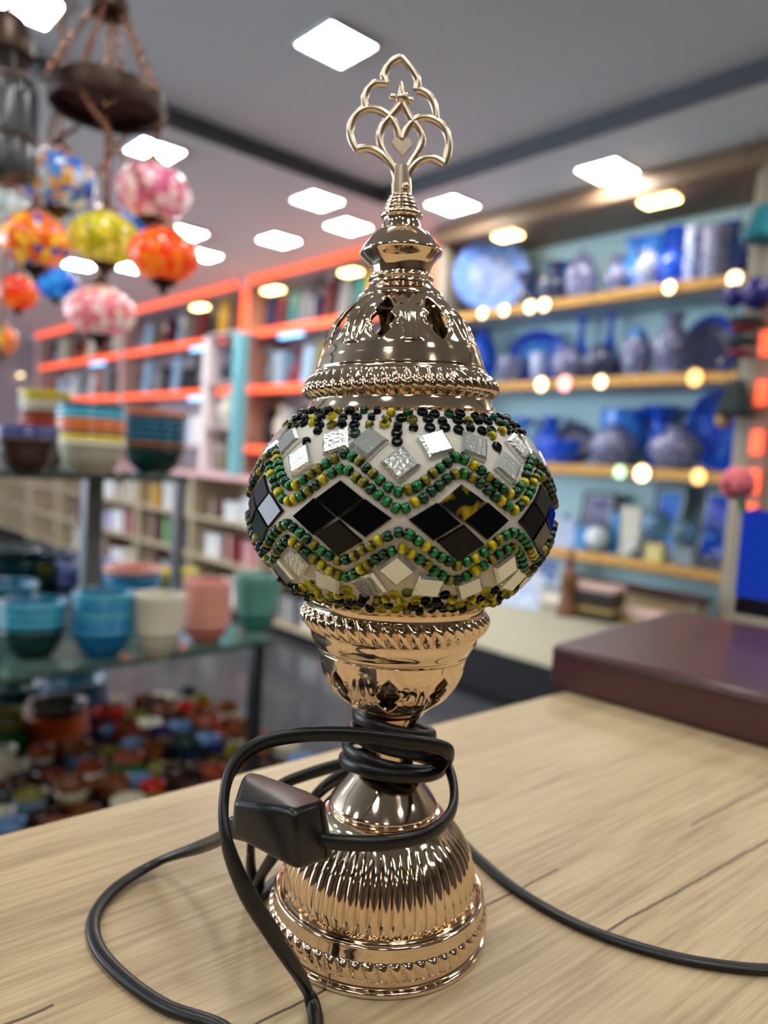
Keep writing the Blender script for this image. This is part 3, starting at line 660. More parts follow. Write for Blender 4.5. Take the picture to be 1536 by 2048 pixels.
PLATE = smooth_prof([(0, .02), (.55, .02), (.6, 0.0), (.64, .03), (.78, .10), (.99, .17), (1.0, .19), (.97, .20), (.78, .13), (.62, .07), (0, .055)], 3)
pl_in = MB().lathe([(0, .066), (.58, .072), (.62, .082), (0, .0665)], 40).mesh('well'); pl_me = MB().lathe(PLATE, 40).mesh('dish', True, 60)
def plate(px, py, dpx, shelf, rim, well, label, Y=3.30, tilt=14, turn=34, ax=1.0):
    """round plate leaning back against the panel, face to the room"""
    p = on_y(px, py, Y); s = depth(p) / F; r = dpx * s / 2; z = SHELF[shelf] + .022
    t = thing('display_plate', label, 'plate', (p.x, Y, z + r * cos(radians(tilt)) + .004), 0)
    t.rotation_euler = (radians(90 - tilt), 0, radians(turn)); t.scale = (r * ax, r, r)
    obj('dish', pl_me, rim, t); obj('well', pl_in, well, t)
# top shelf
plate(985, 535, 150, 1, pattern_mat('glaze_dotted_rim', (40, 96, 214), (130, 168, 232), 12, .5, .08, rough=.45), G_PALE, 'big pale blue plate leaning at the left end of the top pottery shelf', 3.18, 12, 39)
plate(1010, 505, 120, 1, G_COB, G_COB, 'cobalt plate behind the big pale plate on the top shelf', 3.29, 10, 39)
pot('flared', 1048, 588, 515, 46, 1, G_NAVY, 'small dark navy vase right of the big pale plate')
pot('vase', 1105, 582, 495, 62, 1, G_NAVY, 'dark lace vase in front of the sky blue bowl on the top shelf')
pot('flared', 1122, 560, 468, 78, 1, G_SKY, 'sky blue flared vase behind the dark lace vase on top shelf', Y=3.33)
pot('jar', 1162, 577, 470, 66, 1, G_GREY, 'squat grey lace lidded jar on the top shelf', 'jar')
pot('vase', 1232, 568, 492, 48, 1, G_GREY, 'small grey lace vase in front of the ewer on the top shelf', Y=3.16)
pot('ewer', 1262, 562, 440, 60, 1, G_SKY, 'sky blue ewer in the middle of the top shelf', 'ewer', Y=3.30)
pot('ball', 1296, 552, 470, 58, 1, G_BW, 'blue and white round vase before the flared cobalt vase', Y=3.15)
pot('flared', 1312, 550, 428, 74, 1, G_SKY, 'tall sky blue flared vase behind the round vases on top shelf', Y=3.34)
pot('ball', 1344, 548, 462, 68, 1, G_COB, 'cobalt round vase left of the patterned cylinders')
pot('flared', 1356, 545, 410, 66, 1, G_COB, 'tall cobalt flared vase behind the cobalt round vase', Y=3.35)
pot('cylinder', 1386, 545, 430, 42, 1, G_BW, 'slim blue and white patterned cylinder vase on the top shelf', Y=3.15)
pot('cylinder', 1428, 540, 428, 58, 1, G_GREY, 'wide grey lace cylinder vase on the top shelf', Y=3.17)
pot('flared', 1410, 535, 405, 70, 1, G_SKY, 'pale sky flared vase behind the two cylinder vases', Y=3.36)
pot('vase', 1456, 535, 402, 66, 1, G_COB, 'tall cobalt vase at the right end of the top shelf', Y=3.33)
# second shelf
pot('ball', 962, 765, 655, 60, 2, G_COB, 'cobalt round vase at the left end of the second shelf', Y=3.22)
plate(1078, 690, 112, 2, G_COB, G_SKY, 'bright cobalt plate on the second pottery shelf', 3.29, 12, 34)
pot('bowl', 1022, 762, 712, 60, 2, G_GREY, 'grey lace footed bowl on the second shelf', 'bowl', Y=3.13)
pot('cup', 1078, 757, 700, 42, 2, G_BW, 'blue and white cup before the bright cobalt plate', 'cup', Y=3.13)
pot('jar', 1135, 758, 682, 66, 2, G_GREY, 'squat grey lidded jar on the second shelf', 'jar', Y=3.14)
pot('bottle', 1158, 745, 610, 52, 2, G_COB, 'tall cobalt bottle vase behind the squat grey jar', Y=3.33)
pot('bottle', 1216, 745, 606, 46, 2, G_COB, 'tall slim cobalt bottle vase in the middle of the second shelf', Y=3.33)
pot('ball', 1200, 758, 690, 76, 2, G_NAVY, 'wide navy lace vase before the slim bottle vase', Y=3.14)
pot('jar', 1270, 752, 645, 60, 2, G_GREY, 'tall grey lace ginger jar with sky blue lid', 'jar', Y=3.15, lid=G_SKY)
pot('vase', 1340, 748, 622, 74, 2, G_GREY, 'large grey lace vase with flaring neck on the second shelf', Y=3.17)
plate(1425, 675, 128, 2, G_COB, G_COB, 'cobalt plate behind the dark oval plate on the second shelf', 3.29, 12, 26, .8)
plate(1417, 700, 108, 2, G_NAVY, G_NAVY, 'dark lace oval plate at the right end of the second shelf', 3.17, 14, 28, .75)
# third shelf
pot('flared', 1035, 925, 838, 60, 3, G_SKY, 'sky blue flared vase at the left of the third shelf', Y=3.3)
pot('vase', 1098, 925, 832, 62, 3, G_COB, 'cobalt vase left of the dark round plate', Y=3.32)
pot('bowl', 1122, 932, 884, 76, 3, G_COB, 'low cobalt footed bowl before the dark round plate', 'bowl', Y=3.12)
plate(1152, 868, 84, 3, G_NAVY, G_NAVY, 'dark navy round plate on the third pottery shelf', 3.28, 12, 34)
pot('bowl', 1240, 930, 818, 92, 3, G_SKY, 'tall bright sky blue bowl behind the grey squat vase', 'bowl', Y=3.34)
pot('ball', 1224, 935, 852, 94, 3, G_GREY, 'squat grey lace round vase on the third shelf', Y=3.16)
pot('flared', 1314, 930, 806, 78, 3, G_COB, 'cobalt flared vase in the middle of the third shelf', Y=3.33)
pot('ball', 1348, 938, 850, 106, 3, G_GREY, 'large grey lace round vase on the third shelf', Y=3.17)
plate(1440, 870, 165, 3, G_COB, G_COB, 'very large cobalt plate at the right end of the third shelf', 3.29, 12, 32, .8)
# fourth shelf: framed tiles and glass ornaments
def framed(px, py0, py1, wpx, m_in, m_fr, label, Y=3.30, sh=4):
    z = SHELF[sh] + .022; p = on_y(px, py1, Y); s = depth(p) / F; w = wpx * s; h = (py1 - py0) * s; fw = .018
    t = thing('framed_tile', label, 'picture', (p.x, Y, z), 0); t.rotation_euler = (radians(-9), 0, radians(-8))
    g = MB()
    for a, b in (((-w / 2, 0), (w / 2, fw)), ((-w / 2, h - fw), (w / 2, h)), ((-w / 2, fw), (-w / 2 + fw, h - fw)), ((w / 2 - fw, fw), (w / 2, h - fw))): g.box((a[0], -.012, a[1]), (b[0], .012, b[1]), .003)
    g.build('frame', m_fr, t); MB().box((-w / 2 + fw, -.004, fw), (w / 2 - fw, .008, h - fw)).build('mat_board', mat('mat_board', (190, 208, 220), .5), t, smooth=False)
    MB().box((-w / 2 + fw * 2, -.009, fw * 2), (w / 2 - fw * 2, -.004, h - fw * 2), .002).build('tile', m_in, t)
m_fg = mat('frame_grey', (88, 94, 100), .4); m_fd = mat('frame_brown', (70, 52, 60), .4)
framed(1184, 975, 1088, 84, pattern_mat('tile_purple', (92, 78, 130), (150, 140, 178), 30), m_fd, 'square framed purple tile on the lowest pottery shelf')
framed(1322, 966, 1112, 76, G_SKY, m_fg, 'grey framed sky blue tile behind the glass ball')
framed(1424, 968, 1122, 90, G_COB, m_fg, 'grey framed cobalt tile at the right end of the lowest shelf')
def small_box(px, py0, py1, wpx, material, label, Y=3.2, lidm=None, sh=4, z=None, d=.06):
    z = SHELF[sh] + .022 if z is None else z; p = on_y(px, py1, Y); s = depth(p) / F; w = wpx * s; h = (py1 - py0) * s
    t = thing('gift_box', label, 'box', (p.x, Y, z), radians(random.uniform(-8, 8))); MB().box((-w / 2, -d / 2, 0), (w / 2, d / 2, h * .75), .003).build('body', material, t)
    MB().box((-w / 2 - .003, -d / 2 - .003, h * .72), (w / 2 + .003, d / 2 + .003, h), .003).build('lid', lidm or material, t)
m_lav = mat('lavender_card', (176, 190, 216), .5); m_cream = mat('cream_card', (222, 216, 196), .5); m_sky = mat('sky_card', (60, 140, 200), .4); m_ycard = mat('pale_yellow_card', (222, 208, 130), .5); m_white = mat('white_card', (232, 232, 228), .5)
small_box(1108, 1040, 1105, 50, m_lav, 'lavender gift box at the left of the lowest pottery shelf', 3.15)
small_box(1140, 1050, 1108, 34, m_lav, 'small lavender box left of the blue card box', 3.13)
small_box(1163, 1058, 1106, 26, m_sky, 'little sky blue box left of the white ball', 3.12)
small_box(1234, 1020, 1100, 20, m_sky, 'narrow teal blue box beside the purple tile', 3.24)
small_box(1262, 1010, 1108, 42, m_cream, 'upright cream box between the purple tile and the glass ball', 3.22)
small_box(1312, 1082, 1120, 36, m_ycard, 'pale yellow box under the large glass ball', 3.12)
small_box(1372, 1086, 1124, 44, mat('slate_card', (120, 132, 140), .4), 'slate grey box under the bright glass ball', 3.12)
m_clear = mat('blown_glass', (150, 200, 230), .05, trans=.75, ior=1.35, coat=.5)
def orn(px, py, dpx, Y, label, m, top):
    p = on_y(px, py, Y); s = depth(p) / F; r = dpx * s / 2; t = thing('glass_ball', label, 'ornament', (p.x, Y, top))
    MB().sphere((0, 0, r + .012), r, 24).build('ball', m, t); MB().lathe([(0, 0), (r * .6, 0), (r * .55, .008), (r * .35, .016), (0, .016)], 20).build('stand', m_fg, t)
zt4 = SHELF[4] + .022
orn(1192, 1085, 48, 3.14, 'white glass ball in front of the purple tile', mat('pearl_glass', (224, 236, 238), .1, coat=.6), zt4)
orn(1312, 1050, 60, 3.12, 'large pale blue glass ball on the yellow box', m_clear, zt4 + .0862)
orn(1366, 1062, 50, 3.12, 'bright glass ball on the slate grey box', m_clear, zt4 + .0855)
orn(1268, 1105, 28, 3.11, 'tiny silver glass ball between white ball and yellow box', mat('silver_glass', (190, 194, 198), .1, .6), zt4)
# lower cabinet under the pottery
cb = thing('display_cabinet', 'low cream cabinet with black plinth below the pottery shelves', 'cabinet', (0, 0, 0))
MB().box((-2.96, 2.75, .25), (-1.10, 2.995, .55), .01).build('body', mat('cream_cabinet', (236, 222, 186), .45), cb)
MB().box((-2.97, 2.73, .55), (-1.10, 2.995, .572), .004).build('cabinet_top', mat('cabinet_top', (232, 226, 208), .4), cb)
MB().box((-2.92, 2.84, 0), (-1.12, 2.995, .25)).build('plinth', mat('black_plinth', (12, 12, 13), .6), cb, smooth=False)
ztc = .572
def tilepic(px, py0, py1, wpx, material, label, Y):
    p = on_z(px, py1, ztc); s = depth(p) / F; w = wpx * s; h = (py1 - py0) * s
    t = thing('ceramic_tile', label, 'tile', (p.x, p.y, ztc)); t.rotation_euler = (radians(-14), 0, radians(10))
    MB().box((-w / 2, 0, 0), (w / 2, .012, h), .002).build('slab', mat('tile_white', (214, 224, 232), .25), t); MB().box((-w * .36, -.002, h * .14), (w * .36, 0, h * .86)).build('painted_motif', material, t, smooth=False)
tilepic(990, 1130, 1205, 60, G_SKY, 'white tile with sky blue motif on the cream cabinet', 2.9)
tilepic(1042, 1145, 1218, 76, pattern_mat('tile_lilac', (150, 170, 214), (210, 218, 234), 20), 'white tile with lilac motif left of the wooden figure', 2.85)
tilepic(1090, 1110, 1170, 60, G_PALE, 'pale tile behind the wooden figure', 3.1)
p = on_z(1133, 1232, ztc); fg = thing('wooden_figure', 'tall brown carved wooden figure on the cream cabinet', 'figurine', (p.x, p.y, ztc))
mw = mat('carved_wood', (128, 84, 52), .5, bump=(60, .6, .01)); hh = 118 * depth(p) / F
MB().lathe(smooth_prof([(0, 0), (.045, 0), (.045, .02), (.036, .06), (.03, .11), (.036, .16), (.03, .19), (.014, .205), (.012, .21)], 3), 20).build('robe', mw, fg)
MB().sphere((0, 0, .226), .018, 14, 1.15).build('head', mw, fg); MB().lathe([(.019, .232), (.014, .262), (.004, .30), (0, .302)], 14).build('hat', mw, fg)
m_dk = mat('dark_card', (48, 40, 26), .5); m_mu = mat('mustard_card', (190, 158, 84), .5); m_pk = mat('dusty_pink_card', (206, 176, 166), .5)
def lay(px, py, w, d, h, material, label, z, rz=0, band=None):
    p = on_z(px, py, z + h); t = thing('flat_box', label, 'box', (p.x, p.y, z), radians(rz)); MB().box((-w / 2, -d / 2, 0), (w / 2, d / 2, h * .62), .003).build('body', material, t)
    MB().box((-w / 2 - .003, -d / 2 - .003, h * .58), (w / 2 + .003, d / 2 + .003, h), .003).build('lid', band or material, t); return p
def pile(px, py, items, w, d, rz, z0, what):
    p = on_z(px, py, z0); z = z0
    for i, (m, h, lab) in enumerate(items):
        t = thing('flat_box', lab, 'box', (p.x, p.y, z), radians(rz + random.uniform(-5, 5)), what)
        MB().box((-w / 2, -d / 2, 0), (w / 2, d / 2, h * .6), .002).build('body', m, t); MB().box((-w / 2 - .003, -d / 2 - .003, h * .58), (w / 2 + .003, d / 2 + .003, h), .002).build('lid', m, t); z += h
pile(1190, 1236, [(m_dk, .035, 'lowest dark flat box of the pile beside the wooden figure'), (m_mu, .02, 'second mustard flat box of the pile beside the wooden figure'), (m_dk, .035, 'third dark flat box of the pile beside the wooden figure'), (m_dk, .03, 'fourth dark flat box of the pile beside the wooden figure'), (m_pk, .022, 'topmost dusty pink box of the pile beside the wooden figure')], .20, .13, 12, ztc, 'flat boxes piled beside the wooden figure')
pile(1290, 1250, [(m_mu, .03, 'mustard flat box lying behind the ledger'), (m_pk, .025, 'dusty pink flat box lying on the mustard box')], .18, .12, -8, ztc, 'flat boxes behind the ledger')
lay(1400, 1240, .14, .10, .03, m_sky, 'flat blue box on the cream cabinet near the pen box', ztc, 4)
rk = thing('wall_ledge', 'dark brown wooden ledge tray below the lowest pottery shelf', 'tray', (0, 0, 0))
MB().box((-1.86, 2.86, .66), (-1.19, 2.995, .68), .004).build('tray_board', mat('dark_walnut', (62, 38, 32), .4), rk); MB().box((-1.86, 2.86, .68), (-1.19, 2.872, .705), .004).build('tray_lip', mat('dark_walnut', (62, 38, 32), .4), rk)
MB().box((-1.84, 2.90, .572), (-1.21, 2.985, .66), .004).build('support_panel', mat('ledge_support', (170, 152, 118), .5), rk)

# hanging charms at the pillar
def charm(px, items, label, Y=2.96):
    p = on_y(px, 400, Y); t = thing('hanging_charm', label, 'charm', (p.x, Y, 0)); zt_ = SOFF; zl = min(on_y(px, i[0], Y).z for i in items)
    MB().tube([Vector((0, 0, zl)), Vector((0, 0, zt_))], .003, 6).build('string', mat('string', (90, 80, 66), .8), t)
    for py, dpx, m, kind in items:
        z = on_y(px, py, Y).z; r = dpx * depth(p) / F / 2
        if kind == 'ball': MB().sphere((0, 0, z), r, 16, 1.1).build('bead_ball', m, t)
        elif kind == 'tassel': MB().lathe(smooth_prof([(0, z + r), (r * .3, z + r * .9), (r * .5, z + r * .5), (r * .9, z - r * .6), (r, z - r * 1.2), (0, z - r * 1.1)], 3), 18, None, lambda a, z_, q: .006 * sin(a * 11)).build('tassel', m, t)
        else: MB().lathe([(0, z + r * .3), (r * .8, z + r * .28), (r, z), (r * .8, z - r * .28), (0, z - r * .3)], 20).build('disc_bead', m, t)
m_cd = mat('dark_green_yarn', (28, 40, 40), .8); m_ct = mat('teal_yarn', (16, 110, 122), .8); m_cp = mat('purple_glass', (44, 40, 110), .2); m_cr = mat('crimson_yarn', (120, 26, 50), .8)
charm(1530, [(440, 66, m_ct, 'tassel'), (585, 60, m_cp, 'ball'), (640, 40, m_cd, 'disc')], 'teal tassel charm with purple ball hanging at the pillar', 2.95)
charm(1508, [(640, 56, m_cd, 'disc'), (656, 46, m_cr, 'disc'), (680, 58, m_cd, 'disc'), (705, 50, m_cr, 'disc'), (790, 70, m_cd, 'tassel')], 'dark green and crimson disc charm hanging beside the pottery', 2.92)
charm(1485, [(590, 46, m_cp, 'ball'), (840, 30, m_glow if False else m_mu, 'ball')], 'purple glass ball charm at the end of the gold trim', 2.97)
ob = thing('light_strip', 'vertical orange light strip on the pillar at the right edge', 'light', (0, 0, 0)); p = on_y(1524, 760, 2.985)
m_strip = mat('orange_led', (255, 90, 40), .4, emit=(1, .12, .045, 1), es=STRIP_POWER)
MB().box((p.x - .03, 2.985, .95), (p.x + .05, 3.0, 1.95), .003).build('channel', mat('strip_channel', (150, 110, 90), .5), ob)
for z in (1.0, 1.14, 1.30, 1.50, 1.70): MB().box((p.x - .018, 2.97, z), (p.x + .03, 2.985, z + .10), .003).build('diode_cover', m_strip, ob)

# ------------------------------------------------------------------ far shelves with orange light strips
OS = [1.215, 1.695, 2.145]; OX0, OX1 = -10.6, -3.06
ou = thing('gift_shelf_unit', 'long wall shelf unit edged with orange light strips', 'shelf', (0, 0, 0)); m_os = mat('pale_shelf', (188, 170, 172), .5)
m_post = mat('pink_post', (206, 166, 156), .5)
for z in OS: MB().box((OX0, 3.075, z - .02), (OX1, 3.42, z + .02)).build('shelf_board', m_os, ou, smooth=False)
MB().box((OX0, 3.02, 2.52), (OX1, 3.42, 2.58), .005).build('top_board', m_os, ou)
posts = [-3.08, -5.22, -7.72, -10.5]
def strip(a, b, label): # a strip is a lit cover in a channel
    t = thing('light_strip', label, 'light', (0, 0, 0), 0, 'orange light strips of the far shelves')
    MB().box(a, b, .004).build('lit_cover', m_strip, t)
    lo = (a[0], b[1], a[2]); hi = (b[0], b[1] + .010, b[2]); MB().box(lo, hi).build('channel', m_os, t, smooth=False)
for z in OS:
    for i in range(3):
        nm = ['nearest', 'middle', 'farthest'][i]; lv = {1.215: 'lowest', 1.695: 'second', 2.145: 'upper'}[z]
        if (i, z) == (1, 1.215): continue
        strip((posts[i + 1] + .07, 3.055, z - .030), (posts[i] - .07, 3.065, z + .030), f'orange light strip along the {lv} shelf of the {nm} bay')
for i in range(3): strip((posts[i + 1] + .07, 3.0, 2.525), (posts[i] - .07, 3.01, 2.578), f'orange light strip along the top of the {["nearest", "middle", "farthest"][i]} bay')
for i, x in enumerate(posts): MB().box((x - .06, 3.05, 0), (x + .06, 3.42, 2.52), .005).build('post', m_post if i >= 2 else mat('post_salmon', (214, 150, 128), .5), ou)
strip((-3.135, 3.03, 1.9), (-3.03, 3.04, 2.55), 'vertical orange strip on the post beside the pottery shelves')
strip((-5.275, 3.03, 2.16), (-5.165, 3.04, 2.55), 'vertical orange strip on the post between the two far bays')
warm(548, 540, .20, .07, 'warm downlight above the post of the orange lit shelves'); warm(402, 562, .18, .07, 'warm downlight above the mustard yellow bag'); warm(703, 515, .16, .07, 'warm downlight above the nearest orange lit bay')
# white and turquoise glass cabinet in the middle bay
gxa, gxb = on_y(418, 800, 2.85).x, on_y(478, 800, 2.85).x
gc = thing('glass_cabinet', 'tall narrow cabinet with white and turquoise uprights on the pink counter', 'cabinet', (0, 2.85, 0))
zc0 = 1.0
for x, m in ((gxa, mat('white_upright', (224, 214, 214), .4)), (gxb, mat('turquoise_upright', (110, 180, 190), .3))): MB().box((x - .04, -.05, zc0), (x + .04, .05, 2.10), .006).build('upright', m, gc)
for z in (zc0, 1.36, 1.72, 2.10): MB().box((gxa, -.05, z), (gxb, .16, z + .02), .003).build('shelf', m_os, gc)
COLS = {'maroon': (92, 28, 40), 'mustard yellow': (200, 150, 30), 'grey': (130, 132, 136), 'navy': (38, 46, 86), 'cream': (214, 206, 186), 'dark red': (130, 24, 34), 'pale blue': (150, 180, 206), 'black': (26, 26, 30), 'olive': (112, 108, 58), 'white': (230, 230, 228), 'teal': (36, 110, 120), 'pink': (206, 130, 140), 'brown': (104, 70, 50), 'lilac': (150, 140, 190), 'rust': (170, 80, 44), 'green': (70, 130, 60)}
def cm(c): return mat('item_' + c.replace(' ', '_'), COLS[c], .5)
def gift_bag(c, x, y, z, w, h, label, group):
    t = thing('gift_bag', label, 'bag', (x, y, z), radians(random.uniform(-10, 10)), group); d = .06
    MB().add([(-w / 2, -d, 0), (w / 2, -d, 0), (w / 2, d, 0), (-w / 2, d, 0), (-w * .46, -d * .5, h), (w * .46, -d * .5, h), (w * .46, d * .5, h), (-w * .46, d * .5, h)], [(0, 1, 5, 4), (1, 2, 6, 5), (2, 3, 7, 6), (3, 0, 4, 7), (3, 2, 1, 0), (4, 5, 6, 7)]).build('body', cm(c), t, smooth=False)
    MB().tube(catmull([Vector((-w * .2, -d * .5, h)), Vector((-w * .12, -d * .5, h + .05)), Vector((w * .12, -d * .5, h + .05)), Vector((w * .2, -d * .5, h))], 5), .004, 6).build('handle', cm('cream'), t)
def upright_book(c, x, y, z, w, h, label, group):
    t = thing('album', label, 'book', (x, y, z), radians(random.uniform(-6, 6)), group)
    MB().box((-w / 2, -.10, 0), (w / 2, .10, h), .003).build('cover', cm(c), t); MB().box((-w / 2 + .006, .1001, .006), (w / 2 - .006, .102, h - .006)).build('pages', cm('cream'), t, smooth=False)
    MB().box((-w / 2 - .0006, -.1012, h * .6), (w / 2 + .0006, -.10, h * .8)).build('spine_label', cm('cream' if c != 'cream' else 'brown'), t, smooth=False)
def gbox(c, x, y, z, w, h, label, group):
    t = thing('gift_box', label, 'box', (x, y, z), radians(random.uniform(-8, 8)), group)
    MB().box((-w / 2, -.08, 0), (w / 2, .08, h * .75), .003).build('body', cm(c), t); MB().box((-w / 2 - .004, -.084, h * .72), (w / 2 + .004, .084, h), .003).build('lid', cm(c), t); MB().box((-.012, -.0862, 0), (.012, -.084, h)).build('ribbon', cm('cream' if c != 'cream' else 'dark red'), t, smooth=False)
def lvase(c, x, y, z, w, h, label, group): tag(obj('vase', pmesh(random.choice(('vase', 'bottle', 'flared'))), cm(c), None, (x, y, z), None, (w / 2, w / 2, h)), label, 'vase', group)
MK = {'bag': gift_bag, 'album': upright_book, 'gift box': gbox, 'vase': lvase}
def fill(bay, level, z, seq, x_right, xl):
    n = len(seq); step = (x_right - xl) / n; nm = ['nearest', 'middle', 'farthest'][bay]
    for i, (c, kind, h) in enumerate(seq):
        x = x_right - step * (i + .5); w = step * random.uniform(.7, .86)
        lab = f'{c} {kind} on {level} shelf of {nm} orange lit bay, {ORD[i]} from right'
        MK[kind](c, x, 3.2 + random.uniform(-.02, .02), z + .02, w if kind != 'album' else min(w, .10), h, lab, f'goods on the {level} shelf of the {nm} bay')
def seqgen(n, cols, kinds, hr, seed):
    g = random.Random(seed); return [(g.choice(cols), g.choice(kinds), g.uniform(*hr)) for _ in range(n)]
fill(0, 'upper', 2.145, [('cream', 'bag', .27), ('pink', 'bag', .30), ('navy', 'bag', .28), ('mustard yellow', 'bag', .31), ('teal', 'bag', .3), ('grey', 'bag', .28), ('maroon', 'bag', .3), ('navy', 'gift box', .2), ('grey', 'bag', .27), ('teal', 'bag', .29), ('maroon', 'bag', .26), ('navy', 'bag', .3)], -3.2, -5.12)
fill(0, 'second', 1.695, [('pale blue', 'gift box', .26), ('cream', 'bag', .3), ('grey', 'bag', .34), ('teal', 'vase', .33), ('cream', 'gift box', .25), ('navy', 'vase', .3), ('olive', 'bag', .33), ('pale blue', 'bag', .3), ('dark red', 'vase', .3), ('pale blue', 'gift box', .28), ('grey', 'vase', .32)], -3.2, -5.1)
fill(0, 'lowest', 1.215, [('cream', 'gift box', .3), ('navy', 'vase', .3), ('olive', 'gift box', .25), ('lilac', 'bag', .33), ('grey', 'vase', .35), ('maroon', 'gift box', .24), ('navy', 'bag', .32), ('grey', 'gift box', .3), ('cream', 'vase', .34), ('black', 'vase', .3)], -3.2, -5.1)
fill(1, 'upper', 2.145, [('dark red', 'bag', .3), ('brown', 'bag', .28), ('mustard yellow', 'bag', .34), ('black', 'bag', .26), ('maroon', 'bag', .31), ('grey', 'album', .28), ('pale blue', 'bag', .3), ('maroon', 'album', .26), ('brown', 'bag', .24), ('olive', 'vase', .27), ('pale blue', 'bag', .28), ('grey', 'vase', .26)], -5.34, -7.6)
fill(1, 'second', 1.695, [('grey', 'vase', .30), ('black', 'vase', .34), ('black', 'bag', .24), ('pale blue', 'bag', .36), ('black', 'vase', .26), ('grey', 'vase', .34), ('pale blue', 'bag', .34), ('black', 'vase', .22)], -5.98, -7.6)
fill(1, 'lowest', 1.215, [('white', 'gift box', .26), ('pale blue', 'gift box', .22), ('grey', 'vase', .3), ('white', 'bag', .3), ('dark red', 'gift box', .2), ('pale blue', 'vase', .3)], -6.0, -7.6)
fill(2, 'upper', 2.145, seqgen(9, ['brown', 'cream', 'grey', 'rust', 'black'], ['bag', 'vase', 'gift box'], (.2, .32), 1), -7.85, -10.4)
fill(2, 'second', 1.695, seqgen(9, ['brown', 'grey', 'rust', 'pale blue', 'white'], ['bag', 'vase', 'gift box'], (.2, .34), 2), -7.85, -10.4)
fill(2, 'lowest', 1.215, seqgen(9, ['brown', 'grey', 'rust', 'cream', 'black'], ['vase', 'gift box'], (.2, .34), 3), -7.85, -10.4)
for i, (z, c) in enumerate(((1.02, 'olive'), (1.38, 'cream'), (1.74, 'black'))):
    lvase(c, (gxa + gxb) / 2, 2.90, z, .16, .28, f'{c} vase standing in the narrow glass cabinet', 'vases in the narrow cabinet')
m_cool = mat('cool_led', (150, 200, 255), .4, emit=(.25, .6, 1, 1), es=3.0)
for (px, py, w, lab) in ((395, 706, .34, 'cyan light tube under the upper shelf of the middle bay'), (390, 805, .34, 'pale blue light tube under the second shelf of the middle bay'), (575, 680, .30, 'blue light tube under the upper shelf of the nearest bay'), (190, 722, .40, 'blue light tube in the farthest bay'), (30, 722, .5, 'white light tube at the left edge in the farthest bay')):
    p = on_y(px, py, 3.08); z = min(OS, key=lambda q: abs(q - .05 - p.z)) - .02; t = thing('light_tube', lab, 'light', (p.x, 3.12, z))
    MB().box((-w / 2, -.02, -.012), (w / 2, .02, 0), .002).build('fitting', m_os, t); MB().tube([Vector((-w / 2, -.01, -.024)), Vector((w / 2, -.01, -.024))], .014, 10).build('tube', m_cool if 'white' not in lab else m_glow, t)
# base cabinets below, pink top, open shelves
bc = thing('base_cabinet_run', 'beige base cabinet run with pink counter top below the orange shelves', 'cabinet', (0, 0, 0)); m_bei = mat('beige_cabinet', (196, 178, 148), .5)
MB().box((OX0, 2.55, .98), (-3.1, 3.05, 1.0), .003).build('counter_top', mat('pink_top', (224, 178, 178), .4), bc)
MB().box((OX0, 3.0, .0), (-3.1, 3.04, .98)).build('back_panel', m_bei, bc, smooth=False)
for x in (-3.12, -4.1, -5.1, -6.1, -7.1, -8.1, -9.1, -10.58): MB().box((x - .02, 2.56, 0), (x + .02, 3.0, .98), .003).build('divider', m_bei, bc)
for z in (.08, .38, .68): MB().box((OX0, 2.57, z - .02), (-3.1, 3.0, z), .002).build('shelf', m_bei, bc)
gb = random.Random(11); names_l = {.08: 'bottom', .38: 'middle', .68: 'top'}
for z, cols in ((.68, ['cream', 'white', 'brown', 'white', 'mustard yellow']), (.38, ['lilac', 'navy', 'green', 'maroon', 'pink', 'dark red', 'white']), (.08, ['white', 'cream', 'grey', 'brown'])):
    i = 0; x = -3.3
    for i in range(18):
        c = cols[i % len(cols)] if z == .38 else gb.choice(cols); xx = -3.32 - i * .26
        if any(abs(xx - q) < .13 for q in (-4.1, -5.1, -6.1, -7.1, -8.1)): continue
        gbox(c, xx, 2.72, z, .19, gb.uniform(.13, .22), f'{c} box on the {names_l[z]} beige cabinet shelf, {ORD[i]} from right', 'boxes in the beige base cabinets')

# ------------------------------------------------------------------ glass rack with bowls
RX = -1.25; ZU, ZL, ZB = 1.133, .752, .36
rack = thing('glass_rack', 'two tier glass and steel rack holding stacks of bowls', 'rack', (0, 0, 0))
m_glass = mat('shelf_glass', (150, 200, 180), .05, trans=.8, ior=1.3); m_steel = mat('rack_steel', (126, 128, 132), .35, .2)
MB().box((RX - .36, -.75, ZU - .010), (RX, .545, ZU), .001).build('upper_glass', m_glass, rack); MB().box((RX - .78, -.75, ZL - .010), (RX, .780, ZL), .001).build('lower_glass', m_glass, rack)
MB().box((RX - .002, -.75, ZL - .012), (RX + .006, .786, ZL + .001), .001).build('edge_profile', mat('glass_edge', (60, 84, 78), .2), rack); MB().box((RX - .002, -.75, ZU - .012), (RX + .006, .55, ZU + .001), .001).build('edge_profile', MATS['glass_edge'], rack)
for px_, w in ((358, .012), (185, .020)):
    for x in (RX - .30,):
        y = on_x(px_, 1000, x).y; MB().box((x - w, y - w, ZL), (x + w, y + w, ZU - .010), .002).build('upper_post', m_steel, rack)
for y, x in ((.755, RX - .02), (-.55, RX - .02), (-.55, RX - .74)):
    if 1: MB().box((x - .014, y - .014, ZB), (x + .014, y + .014, ZL - .010), .002).build('lower_post', mat('dark_post', (58, 62, 66), .3, .6), rack)
low = thing('low_platform', 'low dark display platform covered with small bowls', 'platform', (0, 0, 0))
MB().box((-2.05, -.9, ZB - .03), (-.62, 1.0, ZB), .004).build('platform_top', mat('platform_top', (44, 36, 32), .5), low); MB().box((-2.0, -.85, 0), (-.67, .95, ZB - .03)).build('platform_base', mat('platform_base', (34, 30, 30), .6), low, smooth=False)
